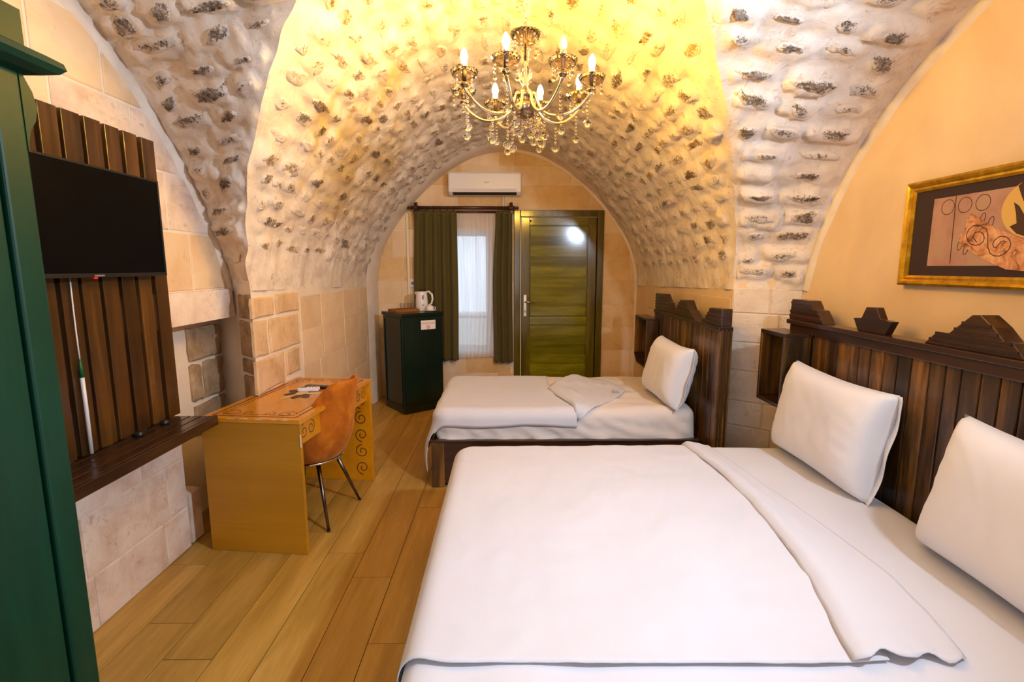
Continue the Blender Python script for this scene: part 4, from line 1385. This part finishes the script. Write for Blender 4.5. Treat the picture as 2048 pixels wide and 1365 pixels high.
# ---- double bed
DBR = (-.285, 1.70, .98, 2.785)
MZ = .55
db = empty('double_bed', (.70, 1.88, 0), 0, 'wide double bed with fitted white sheet in the foreground', 'bed')
obj('mattress', MB().grid(soft_box((DBR[0] + .01, DBR[1], DBR[2], DBR[3] - .01), .24, MZ - .012, .06, .10, 80, 80, .006, 3)), 'sheet', db, smooth=True)
for (a, b, c, d) in [(DBR[0], DBR[1], DBR[2] + .02, DBR[2] + .05), (DBR[0], DBR[1], DBR[3] - .05, DBR[3] - .02)]:
    obj('side_rail', MB().box(a, b, c, d, .12, .30), 'dark_wood_x', db, bevel=.005)
obj('foot_rail', MB().box(DBR[0], DBR[0] + .03, DBR[2] + .05, DBR[3] - .05, .12, .30), 'dark_wood_y', db, bevel=.005)
for x in (DBR[0] + .0, DBR[1] - .09):
    for y in (DBR[2] + .02, DBR[3] - .11):
        obj('leg', MB().box(x, x + .09, y, y + .09, 0, .125), 'dark_wood_z', db, bevel=.005)
obj('base_board', MB().box(DBR[0] + .03, DBR[1], DBR[2] + .05, DBR[3] - .05, .20, .245), 'dark_wood_y', db)

FOLD = ([1.14, 1.203, 1.331, 1.502, 1.718, 2.0, 2.361, 2.785], [.893, .907, .946, .992, 1.027, 1.056, 1.061, 1.012])
def foldx(y): return float(np.interp(y, *FOLD))
YH = 1.15
cv = empty('blanket', (.4, 2.0, MZ), 0, 'thin white blanket spread over the double bed with folded-back top edge', 'blanket')
NX, NY = 110, 110
P = []
for i in range(NX + 1):
    row = []
    for j in range(NY + 1):
        v = j / NY
        y = YH + (DBR[3] + .30 - YH) * v
        xr = foldx(min(y, 2.785)) + .10
        u = i / NX
        x = DBR[0] - .36 + (xr - DBR[0] + .36) * u
        yy = y + .012 * noise.noise(Vector((x * 3, 1.7, 0))) * (1 - v) + (.03 * (1 - smoothstep((x - DBR[0]) / .16)) * (1 - v) if x > DBR[0] - .2 else 0)
        X, Y, Z, k = drape_pt(x, yy, DBR, MZ, .07, .11)
        wr = .006 * noise.noise(Vector((X * 4, Y * 4, 2))) + .0025 * noise.noise(Vector((X * 15, Y * 13, 5)))
        pl = .016 * sin(Y * 21 + 2 * noise.noise(Vector((Y * 3, 0, 0)))) * (MZ - Z) / .3 if k >= 1 and X < 0 else 0
        row.append((X - max(-.004, pl), Y, Z + wr * (1 - k) + .002))
    P.append(row)
obj('spread', MB().grid(P), 'blanket', cv, smooth=True, solid=.003)
# turned-back band of the blanket
P = []
for j in range(91):
    t = j / 90
    y = YH - .004 + (DBR[3] + .02 - YH) * t
    a = foldx(min(y, 2.785)) + .005 * noise.noise(Vector((y * 9, 3, 1)))
    b = a + .31 - .17 * smoothstep(t * 1.3)
    row = []
    for i in range(25):
        u = i / 24
        if u < .16:
            s = u / .16
            h = .004 + .022 * sin(s * pi / 2)
        else:
            s = (u - .16) / .84
            h = .026 - .024 * smoothstep(s)
        ruff = .010 * max(0, 1 - t / .05) * sin(u * 30) * (.3 + u)
        h += .004 * noise.noise(Vector((u * 4, y * 5, 7))) + ruff * .5
        X, Y, Z, k = drape_pt(a + (b - a) * u, y, DBR, MZ, .07, .11)
        row.append((X, Y - .012 * max(0, 1 - t / .04) * sin(u * 17), Z + h))
    P.append(row)
obj('turned_back_band', MB().grid(P), 'blanket', cv, smooth=True, solid=.003)

# ---- pillows
def pillow(name, mat_w, W, H, T, label, seed, group=None, flap=None):
    n = 34
    def side(sg):
        P = []
        for i in range(n + 1):
            u = -1 + 2 * i / n
            row = []
            for j in range(n + 1):
                v = -1 + 2 * j / n
                x = W / 2 * u * (1 - .075 * (1 - v * v) * abs(u) ** 3)
                y = H / 2 * v * (1 - .085 * (1 - u * u) * abs(v) ** 3)
                th_ = T / 2 * (max(0, (1 - u ** 4)) * max(0, (1 - v ** 4))) ** .48
                cr_k = 1 - max(abs(u), abs(v)) ** 6
                wr = (.007 * noise.noise(Vector((u * 1.6 + seed, v * 1.6, sg))) + .0030 * noise.noise(Vector((u * 9 + v * 3, v * 2.5 + seed, sg * 2))) + .007 * smoothstep((abs(u) - .35) / .5) * noise.noise(Vector((u * 2.2, v * 7 + u * 3 + seed, 3.3)))) * cr_k
                row.append(Vector((x, y, sg * th_ + wr)))
            P.append(row)
        return P
    root = empty(name, mat_w.translation, 0, label, 'pillow', group)
    mb_ = MB()
    for sg in (1, -1):
        mb_.grid([[tuple(mat_w @ p) for p in r] for r in side(sg)])
    me = obj('cushion', mb_, 'pillow', root, smooth=True)
    bm = bmesh.new(); bm.from_mesh(me.data)
    bmesh.ops.remove_doubles(bm, verts=bm.verts, dist=.0008)
    bmesh.ops.recalc_face_normals(bm, faces=bm.faces)
    bm.to_mesh(me.data); bm.free()
    me.data.polygons.foreach_set('use_smooth', [True] * len(me.data.polygons))
    if flap:
        sgn = flap
        P = []
        for i in range(7):
            t = i / 6
            row = []
            for j in range(25):
                v = -1 + 2 * j / 24
                y = H / 2 * v * (.93 + .06 * t)
                x = sgn * W / 2 * (.84 + .20 * t - .07 * (1 - v * v) * (1 - t))
                z = -(T / 2 * max(0, 1 - v ** 4) ** .48) * (.60 - .45 * t) + .005 * sin(v * 7 + t * 2)
                row.append(tuple(mat_w @ Vector((x, y, z))))
            P.append(row)
        obj('case_hem', MB().grid(P), 'pillow', root, smooth=True, solid=.003)
    return root
def frame_m(loc, ex, ey):
    ex = Vector(ex).normalized(); ey = Vector(ey); ey = (ey - ex * ey.dot(ex)).normalized()
    ez = ex.cross(ey)
    m = axes(ex, ey, ez).to_4x4()
    m.translation = loc
    return m
# local x along the headboard (towards the viewer), y up, z = ex x ey must point to -X (into the room)
pillow('pillow', frame_m(Vector((1.600, 2.38, MZ + .242)), (.03, -1, -.03), (.17, 0, 1)), .72, .50, .23, 'plump white pillow propped against the dark headboard, whole in view', 1.3, 'pillows on the double bed', 1)
pillow('pillow', frame_m(Vector((1.575, 1.35, MZ + .242)), (-.03, -1, -.02), (.22, 0, 1)), .72, .50, .23, 'white pillow cut off by the right edge of the photo', 4.1, 'pillows on the double bed', 1)

# ---- double headboard
HX = 1.72
hb = empty('headboard', (HX + .04, 1.8, 0), 0, 'long dark wooden headboard with stepped peaks behind the double bed', 'headboard')
fh = lambda u, v, d: (HX + d, u, v)
yw_ = [2.985, 2.866, 2.753, 2.648, 2.565, 2.468, 2.405, 2.324, 2.241, 2.16, 2.084, 1.991, 1.917, 1.848, 1.768, 1.695, 1.621]
while yw_[-1] > .66: yw_.append(yw_[-1] - .082)
yw_[-1] = .62
for b, a in zip(yw_[:-1], yw_[1:]):
    obj('plank', MB().box(HX + .022, HX + .045, a + .0025, b - .0025, .10, 1.20), 'dark_wood_z', hb, bevel=.005)
obj('backing', MB().box(HX + .045, HX + .06, .62, 2.985, .08, 1.22), 'dark_wood_y', hb)
for y in (2.955, .62):
    obj('post', MB().box(HX + .005, HX + .085, y, y + .032, 0, 1.20), 'dark_wood_z', hb, bevel=.004)
obj('cap_rail', MB().box(HX - .012, HX + .085, .60, 3.00, 1.225, 1.252), 'dark_wood_y', hb, bevel=.004)
obj('cap_board', MB().box(HX + .004, HX + .06, .62, 2.985, 1.178, 1.225), 'dark_wood_y', hb, bevel=.004)
def crest(poly, name='crest', d0=.005, d1=.075, lines=True, par=hb, X=HX):
    f = lambda u, v, d: (X + d, u, v)
    c = obj(name, MB().prism(poly, f, d0, d1), 'dark_wood_y', par, bevel=.003)
    if lines:
        ymin = min(p[0] for p in poly); ymax = max(p[0] for p in poly); zb = min(p[1] for p in poly); zt = max(p[1] for p in poly)
        z = zb + .022
        while z < zt - .012:
            # horizontal extent of the polygon at z
            xsn = []
            for i in range(len(poly)):
                p, q = poly[i], poly[(i + 1) % len(poly)]
                if (p[1] - z) * (q[1] - z) < 0:
                    xsn.append(p[0] + (q[0] - p[0]) * (z - p[1]) / (q[1] - p[1]))
            xsn.sort()
            for a, b in zip(xsn[::2], xsn[1::2]):
                if b - a > .03:
                    obj('step_moulding', MB().box(X + d0 - .006, X + d0 + .001, a + .003, b - .003, z - .007, z + .007), 'dark_wood_y', c, bevel=.002)
            z += .026
    return c
zc = 1.252
crest([(3.00, zc), (2.985, 1.372), (2.815, 1.372), (2.777, 1.326), (2.735, 1.323), (2.67, zc)])
crest([(2.425, zc), (2.463, 1.311), (2.407, 1.317), (2.38, 1.371), (2.314, 1.373), (2.281, 1.320), (2.213, 1.316), (2.248, zc)], 'star_finial', .018, .055, lines=False)
big = [(2.013, zc), (1.963, 1.301), (1.908, 1.304), (1.818, 1.385), (1.784, 1.388), (1.729, 1.349), (1.683, 1.303), (1.656, 1.303), (1.605, zc)]
crest(big)
crest([(1.40, zc), (1.437, 1.311), (1.38, 1.317), (1.352, 1.371), (1.286, 1.373), (1.255, 1.320), (1.188, 1.316), (1.222, zc)], 'star_finial', .018, .055, lines=False)
crest([(.60, zc), (.615, 1.372), (.785, 1.372), (.823, 1.326), (.865, 1.323), (.93, zc)])
def night_box(par, x0, x1, y0, y1, z0, z1):
    t = .022
    b = obj('night_box', MB().box(x1 - .01, x1, y0, y1, z0, z1), 'dark_wood_z', par, label='small open box shelf fixed at the end')
    obj('box_top', MB().box(x0, x1, y0, y1, z1 - t, z1), 'dark_wood_y', b, bevel=.003)
    obj('box_bottom', MB().box(x0, x1, y0, y1, z0, z0 + t), 'dark_wood_y', b, bevel=.003)
    obj('box_side', MB().box(x0, x1 - .01, y0, y0 + t, z0 + t, z1 - t), 'dark_wood_z', b, bevel=.003)
    obj('box_side', MB().box(x0, x1 - .01, y1 - t, y1, z0 + t, z1 - t), 'dark_wood_z', b, bevel=.003)
    return b
night_box(hb, 1.575, HX + .004, 2.765, 3.035, .752, 1.188)
night_box(hb, 1.575, HX + .004, .565, .835, .752, 1.188)

# ---- single bed
SBR = (-.515, 1.37, 3.40, 4.56)
sb = empty('single_bed', (.43, 4.0, 0), 0, 'dark framed single bed with fitted white sheet near the door', 'bed')
obj('mattress', MB().grid(soft_box((SBR[0] + .02, SBR[1], SBR[2] + .02, SBR[3]), .345, MZ + .012, .07, .10, 130, 70, .017, 11)), 'cream_sheet', sb, smooth=True)
obj('side_rail', MB().box(SBR[0] - .005, SBR[1] + .02, SBR[2] - .005, SBR[2] + .03, .03, .345), 'dark_wood_x', sb, bevel=.004)
obj('side_rail', MB().box(SBR[0] - .005, SBR[1] + .02, SBR[3] - .03, SBR[3] + .005, .03, .345), 'dark_wood_x', sb, bevel=.004)
obj('foot_rail', MB().box(SBR[0] - .005, SBR[0] + .03, SBR[2] + .03, SBR[3] - .03, .03, .345), 'dark_wood_y', sb, bevel=.004)
obj('rail_cap', MB().box(SBR[0] - .014, SBR[1] + .01, SBR[2] - .014, SBR[2] + .03, .333, .352), 'dark_wood_x', sb, bevel=.004)
for x in (SBR[0] - .008, SBR[1] - .075):
    for y in (SBR[2] - .008, SBR[3] - .085):
        obj('leg', MB().box(x, x + .09, y, y + .09, 0, .335), 'dark_wood_z', sb, bevel=.004)
obj('base_board', MB().box(SBR[0] + .03, SBR[1], SBR[2] + .03, SBR[3] - .03, .30, .344), 'dark_wood_y', sb)

sv = empty('blanket', (.0, 4.0, MZ), 0, 'thin white blanket on the single bed, one corner turned back', 'blanket')
EDGE = ([3.22, 3.40, 3.56, 3.77, 4.0, 4.7], [.52, .50, .46, .39, .36, .38])
P = []
zt = MZ + .018
for i in range(91):
    u = i / 90
    row = []
    for j in range(81):
        v = j / 80
        y = SBR[2] - .095 + (SBR[3] + .16 - SBR[2] + .095) * v
        xr = float(np.interp(y, *EDGE))
        x = SBR[0] - .34 + (xr - SBR[0] + .34) * u
        yy = y + .02 * noise.noise(Vector((x * 2.3, .3, 0))) * (1 - v)
        # the foot corner hangs lower, like a loose pleat
        if v < .3 and u < .16: yy -= .13 * (1 - u / .16) * (1 - v / .3)
        X, Y, Z, k = drape_pt(x, yy, (SBR[0] - .006, SBR[1], SBR[2] - .006, SBR[3]), zt, .075, .11)
        wr = .006 * noise.noise(Vector((X * 4, Y * 4, 8))) + .002 * noise.noise(Vector((X * 16, Y * 12, 3)))
        row.append((X - (.05 * smoothstep((zt - .08 - Z) / .25) if X < SBR[0] + .03 else 0) - .012 * k * abs(noise.noise(Vector((Y * 6, Z * 5, 0)))), Y - .006 * k * noise.noise(Vector((X * 7, Z * 4, 2))), Z + wr * (1 - k) + .003))
    P.append(row)
obj('spread', MB().grid(P), 'blanket', sv, smooth=True, solid=.005)
quad = [(.46, 3.44), (.36, 4.02), (.58, 4.44), (.90, 4.30), (.97, 3.93), (.74, 3.55)]
# turned-back corner: a soft double layer with rolled left edge
P = []
lft = [(.505, 3.335), (.47, 3.54), (.40, 3.76), (.345, 4.0), (.43, 4.22), (.58, 4.44)]
rgt = [(.525, 3.345), (.70, 3.52), (.86, 3.72), (.97, 3.93), (.93, 4.14), (.86, 4.30)]
def along(c, t):
    k = t * (len(c) - 1)
    i = min(int(k), len(c) - 2)
    f = k - i
    return (c[i][0] * (1 - f) + c[i + 1][0] * f, c[i][1] * (1 - f) + c[i + 1][1] * f)
for i in range(31):
    t = i / 30
    a, b = along(lft, t), along(rgt, t)
    row = []
    for j in range(31):
        u = j / 30
        x, y = a[0] + (b[0] - a[0]) * u, a[1] + (b[1] - a[1]) * u
        h = .005 + .030 * sin(min(1, u / .12) * pi / 2) * (1 - smoothstep((u - .12) / .7)) + .022 * max(0, noise.noise(Vector((x * 8 + y * 3, y * 4, 4)))) + .006 * noise.noise(Vector((x * 22, y * 12, 1)))
        X, Y, Z, k = drape_pt(x, y, SBR, zt, .075, .11)
        row.append((X, Y, Z + max(.006, h)))
    P.append(row)
fc = obj('turned_back_corner', MB().grid(P), 'blanket', sv, smooth=True, solid=.006)
fE_ = lambda u, v, h: (u, v, zt + .017 + h)
obj('emblem', MB().ribbon([(.845, 3.83), (.87, 3.92), (.895, 3.83), (.845, 3.83)], .007, fE_).ribbon([(.858, 3.845), (.87, 3.88), (.882, 3.845)], .006, fE_).ribbon([(.835, 3.815), (.905, 3.815)], .005, fE_),
    'emblem', fc, label='small grey embroidered emblem')
pillow('pillow', frame_m(Vector((1.235, 3.70, MZ + .235)), (.06, -1, -.03), (.24, 0, 1)), .62, .46, .23, 'creased white pillow propped up at the head of the single bed', 7.7, None, 1)

# ---- single headboard
SX_ = 1.39
hs = empty('headboard', (SX_ + .04, 3.9, 0), 0, 'shorter dark wooden headboard with three stepped peaks behind the single bed', 'headboard')
n = 15
for i in range(n):
    a = 3.215 + (4.60 - 3.215) * i / n
    b = 3.215 + (4.60 - 3.215) * (i + 1) / n
    obj('plank', MB().box(SX_ + .022, SX_ + .045, a + .0025, b - .0025, .10, 1.15), 'dark_wood_z', hs, bevel=.005)
obj('backing', MB().box(SX_ + .045, SX_ + .06, 3.21, 4.61, .08, 1.16), 'dark_wood_y', hs)
p_ = obj('post', MB().box(SX_ + .0, SX_ + .085, 3.19, 3.22, 0, 1.165), 'dark_wood_z', hs, bevel=.004)
for d in (.018, .042, .066):
    obj('bead', MB().box(SX_ + d - .006, SX_ + d + .006, 3.184, 3.1905, .02, 1.16), 'slat_wood', p_, bevel=.002)
obj('post', MB().box(SX_ + .0, SX_ + .085, 4.59, 4.62, 0, 1.165), 'dark_wood_z', hs, bevel=.004)
obj('cap_rail', MB().box(SX_ - .008, SX_ + .085, 3.185, 4.625, 1.150, 1.178), 'dark_wood_y', hs, bevel=.004)
zc = 1.178
def cs(poly): crest(poly, 'crest', .005, .075, True, hs, SX_)
cs([(4.62, zc), (4.615, 1.325), (4.42, 1.325), (4.33, 1.262), (4.30, 1.255), (4.235, zc)])
cs([(4.125, zc), (4.10, 1.214), (4.07, 1.218), (3.965, 1.306), (3.855, 1.307), (3.775, 1.24), (3.745, 1.235), (3.65, zc)])
cs([(3.535, zc), (3.495, 1.203), (3.465, 1.207), (3.375, 1.29), (3.19, 1.295), (3.187, zc)])
x0, x1 = 1.285, SX_ + .004
nb = obj('night_box', MB().box(x1 - .01, x1, 4.50, 4.90, .64, 1.10), 'dark_wood_z', hs, label='small open box shelf with bevelled lower corner')
obj('box_top', MB().box(x0, x1, 4.50, 4.90, 1.08, 1.10), 'dark_wood_y', nb, bevel=.003)
obj('box_bottom', MB().prism([(4.50, .64), (4.80, .64), (4.90, .71), (4.90, .735), (4.79, .66), (4.50, .66)], lambda u, v, d: (d, u, v), x0, x1), 'dark_wood_y', nb)
obj('box_side', MB().box(x0, x1 - .01, 4.50, 4.52, .66, 1.08), 'dark_wood_z', nb, bevel=.003)
obj('box_side', MB().box(x0, x1 - .01, 4.88, 4.90, .73, 1.08), 'dark_wood_z', nb, bevel=.003)

# ================================================================== PICTURE ON THE RIGHT WALL
PX = 1.915
pc = empty('framed_picture', (PX, 1.85, 1.48), 0, 'gold framed abstract picture of pottery shapes above the double bed', 'picture')
py0, py1, pz0, pz1 = 1.22, 2.395, 1.477, 1.945
fp_ = [(0, .0), (0, .030), (.010, .036), (.020, .032), (.028, .024), (.036, .026), (.046, .018), (.046, .0)]
corn = [(py1, pz0), (py0, pz0), (py0, pz1), (py1, pz1)]
inn = [(-1, 1), (1, 1), (1, -1), (-1, -1)]
for k in range(4):
    a, b = corn[k], corn[(k + 1) % 4]
    ia, ib = inn[k], inn[(k + 1) % 4]
    A = [(PX - h, a[0] + ia[0] * o_, a[1] + ia[1] * o_) for o_, h in fp_]
    B = [(PX - h, b[0] + ib[0] * o_, b[1] + ib[1] * o_) for o_, h in fp_]
    nn = len(fp_)
    obj('frame_side', MB().add(A + B, [(i, (i + 1) % nn, nn + (i + 1) % nn, nn + i) for i in range(nn)] + [tuple(range(nn)), tuple(range(2 * nn - 1, nn - 1, -1))]), 'gold', pc)
mtb = obj('mat_board', MB().box(PX - .014, PX - .004, py0 + .04, py1 - .04, pz0 + .04, pz1 - .04), 'mat_board', pc)
fa = lambda u, v, h: (PX - .014 - h, u, v)
art = obj('art_sheet', MB().prism([(2.252, 1.566), (1.36, 1.566), (1.36, 1.858), (2.252, 1.858)], lambda u, v, h: fa(u, v, h), 0, .0012), 'art_paper', mtb)
H0 = .0012
mb = MB()
mb.ribbon([(2.144, 1.857), (2.135, 1.576)], .004, fa, H0 + .0004)
def oval(cy, cz_, ry, rz_, tilt=0, n=26):
    return [(cy + ry * cos(t) * cos(tilt) - rz_ * sin(t) * sin(tilt), cz_ + ry * cos(t) * sin(tilt) + rz_ * sin(t) * cos(tilt)) for t in np.linspace(0, 2 * pi, n + 1)]
for cy in (2.178, 2.098, 2.019): mb.ribbon(oval(cy, 1.815, .031, .031), .0028, fa, H0 + .0005)
for cy, cz_ in ((2.012, 1.752), (1.975, 1.735), (2.098, 1.652), (2.068, 1.634)): mb.ribbon(oval(cy, cz_, .010, .022, .25), .0028, fa, H0 + .0005)
obj('drawn_lines', mb, 'art_line', mtb)
hornp = [(2.078, 1.755), (2.062, 1.778), (2.033, 1.757), (1.948, 1.709), (1.834, 1.658), (1.72, 1.640), (1.60, 1.66), (1.60, 1.56), (1.72, 1.545), (1.817, 1.546), (1.889, 1.552), (1.979, 1.589), (2.045, 1.625), (2.090, 1.650), (2.108, 1.68), (2.100, 1.70), (2.086, 1.69)]
obj('painted_horn', MB().prism(hornp, fa, 0, H0 + .0016), 'art_horn', mtb)
sp_ = [(2.021, 1.659), (2.043, 1.683), (2.036, 1.697), (2.025, 1.701), (2.008, 1.699), (1.998, 1.69), (1.992, 1.675), (1.994, 1.662), (2.008, 1.650), (2.027, 1.648), (2.048, 1.654), (2.061, 1.666), (2.070, 1.683), (2.071, 1.699), (2.063, 1.715), (2.049, 1.726), (2.031, 1.728), (2.013, 1.723), (1.990, 1.710), (1.979, 1.689), (1.976, 1.665), (1.972, 1.639), (1.960, 1.615), (1.942, 1.604), (1.92, 1.603), (1.898, 1.614), (1.885, 1.630), (1.883, 1.648), (1.892, 1.665), (1.907, 1.675), (1.924, 1.678), (1.938, 1.673), (1.950, 1.662), (1.954, 1.651), (1.948, 1.637), (1.940, 1.634), (1.930, 1.645), (1.922, 1.656), (1.912, 1.660), (1.902, 1.655)]
obj('drawn_spiral', MB().ribbon(sp_, .0035, fa, H0 + .0022), 'art_line', mtb)
potp = oval(1.80, 1.775, .137, .112)
obj('painted_pot', MB().prism(potp[:-1], fa, 0, H0 + .0020), 'art_pot', mtb)
mb = MB()
for poly in ([(1.893, 1.80), (1.872, 1.785), (1.845, 1.745), (1.833, 1.70), (1.835, 1.672), (1.868, 1.684), (1.897, 1.712), (1.872, 1.722), (1.880, 1.76)],
             [(1.868, 1.873), (1.885, 1.858), (1.868, 1.82), (1.845, 1.775), (1.80, 1.76), (1.76, 1.80), (1.80, 1.86), (1.84, 1.878)]):
    mb.prism(poly, fa, 0, H0 + .0026)
obj('painted_brushwork', mb, 'art_dark', mtb)

# ================================================================== CHANDELIER
CX, CY = 0.095, 2.45
cn = empty('chandelier', (CX, CY, 2.1), 0, 'crystal chandelier with eight candle arms hanging under the vault', 'chandelier')
HZ = 2.305      # hub bowl
crown_z = barrel(pi / 2 - .05, CY).z
obj('hook', MB().lathe([(.03, .0), (.045, -.012), (.03, -.03), (.008, -.05), (1e-5, -.052)], (CX, CY, crown_z + .012), 16), 'gilt', cn, smooth=True)
chn = []
z = crown_z - .04
k = 0
while z > 2.64:
    pts = []
    for q in range(13):
        a = 2 * pi * q / 12
        ox, oz = .009 * cos(a), .017 * sin(a)
        pts.append((CX + (ox if k % 2 else 0), CY + (0 if k % 2 else ox), z - .015 + oz))
    obj('chain_link', MB().tube(pts, .0028, 6, False), 'gilt', cn, smooth=True)
    z -= .029
    k += 1
tb = obj('top_bowl', MB().lathe([(.012, .0), (.040, .004), (.062, .030), (.068, .048), (.062, .046), (.036, .012), (.010, .010)], (CX, CY, 2.565), 40, .04, 20), 'amber_glass', cn, smooth=True, label='fluted amber glass dish')
obj('finial_cap', MB().lathe([(.010, 0), (.014, .01), (.006, .03), (.004, .05)], (CX, CY, 2.61), 12), 'gilt', cn, smooth=True)
obj('stem', MB().lathe([(.008, 2.37), (.018, 2.38), (.022, 2.395), (.012, 2.41), (.024, 2.43), (.034, 2.46), (.030, 2.485), (.014, 2.50), (.016, 2.53), (.020, 2.56), (.010, 2.58), (.010, 2.60)], (CX, CY, -.025), 20), 'crystal', cn, smooth=True, label='turned clear glass stem')
obj('stem_rod', MB().tube([(CX, CY, HZ - .04), (CX, CY, 2.61)], .005, 8), 'gilt', cn, smooth=True)
obj('hub_bowl', MB().lathe([(1e-5, -.062), (.02, -.06), (.045, -.045), (.058, -.02), (.056, .0), (.040, .008), (.040, .03), (.052, .036), (.045, .045), (1e-5, .046)], (CX, CY, HZ), 36, .02, 18), 'gilt_dark', cn, smooth=True, label='fluted dark glass and metal hub')
obj('hub_drop', MB().ball((CX, CY, HZ - .078), .016, 10, 8), 'crystal', cn)
angs = [radians(-17 + 45 * k) for k in range(8)]
Rr = .305
def crystal_string(parent, top, n_beads, ball_r, name='crystal_drop', gap=.016):
    x, y, z = top
    mb_ = MB()
    for i in range(n_beads):
        z -= gap
        mb_.ball((x, y, z), .0062, 6, 4)
    z -= .010
    s_ = obj(name, mb_, 'crystal', parent)
    obj('ball', MB().ball((x, y, z - ball_r), ball_r, 10, 7), 'crystal', s_)
    return z
for k, a in enumerate(angs):
    c_, s_ = cos(a), sin(a)
    def AP(r, z): return (CX + r * c_, CY + r * s_, HZ + z)
    pts = [AP(*p) for p in [(.034, .048), (.044, .046), (.054, .020), (.072, -.022), (.108, -.05), (.158, -.06), (.208, -.052), (.252, -.028), (.284, .0), (.301, .022), (.305, .035)]]
    # smooth the arm with a Catmull-Rom pass
    sm = []
    for i in range(len(pts) - 1):
        p0, p1, p2, p3 = (Vector(pts[max(i - 1, 0)]), Vector(pts[i]), Vector(pts[i + 1]), Vector(pts[min(i + 2, len(pts) - 1)]))
        for t in (0, .33, .66):
            sm.append(.5 * ((2 * p1) + (p2 - p0) * t + (2 * p0 - 5 * p1 + 4 * p2 - p3) * t * t + (3 * p1 - p0 - 3 * p2 + p3) * t ** 3))
    sm.append(Vector(pts[-1]))
    arm = obj('arm', MB().tube(sm, .0075, 8), 'gilt', cn, smooth=True)
    ux_, uy_, uz_ = AP(Rr, .035)
    obj('cup_knop', MB().lathe([(.009, -.01), (.020, .0), (.020, .008), (.010, .014), (.008, .022)], (ux_, uy_, uz_), 14), 'gilt_dark', arm, smooth=True)
    obj('drip_pan', MB().lathe([(.010, .018), (.028, .020), (.050, .036), (.060, .058), (.054, .057), (.042, .041), (.012, .027)], (ux_, uy_, uz_), 36, .035, 18), 'amber_glass', arm, smooth=True, label='fluted amber glass drip pan')
    obj('candle_sleeve', MB().lathe([(.010, .026), (.010, .075), (.014, .078), (.014, .092), (.009, .095)], (ux_, uy_, uz_), 12), 'white_plastic' if k != 7 else 'satin_steel', arm, smooth=True)
    on = (k != 7)   # arm at -62 degrees carries the unlit bulb
    obj('bulb', MB().lathe([(.009, .095), (.014, .103), (.0165, .114), (.0145, .128), (.0085, .143), (.003, .151), (1e-5, .152)], (ux_, uy_, uz_), 14), 'bulb_on' if on else 'bulb_off', arm, smooth=True)
    # crystals under each drip pan and along the arm
    for q in range(4):
        t = a + q * pi / 2 + .4
        crystal_string(cn, (ux_ + .046 * cos(t), uy_ + .046 * sin(t), uz_ + .045), 2 + q % 2, .010)
    crystal_string(cn, AP(.29, .004), 5 + k % 3, .018)
    crystal_string(cn, AP(.17, -.066), 2 + (k % 2) * 3, .019)
for q in range(10):
    t = 2 * pi * q / 10
    crystal_string(cn, (CX + .060 * cos(t), CY + .060 * sin(t), 2.595), 3, .009)
for q in range(8):
    t = 2 * pi * q / 8 + .2
    crystal_string(cn, (CX + .055 * cos(t), CY + .055 * sin(t), HZ - .03), 3 + q % 3, .019)
for q in range(4):
    t = 2 * pi * q / 4 + .6
    crystal_string(cn, (CX + .10 * cos(t), CY + .10 * sin(t), HZ - .05), 5 + q % 3, .020)
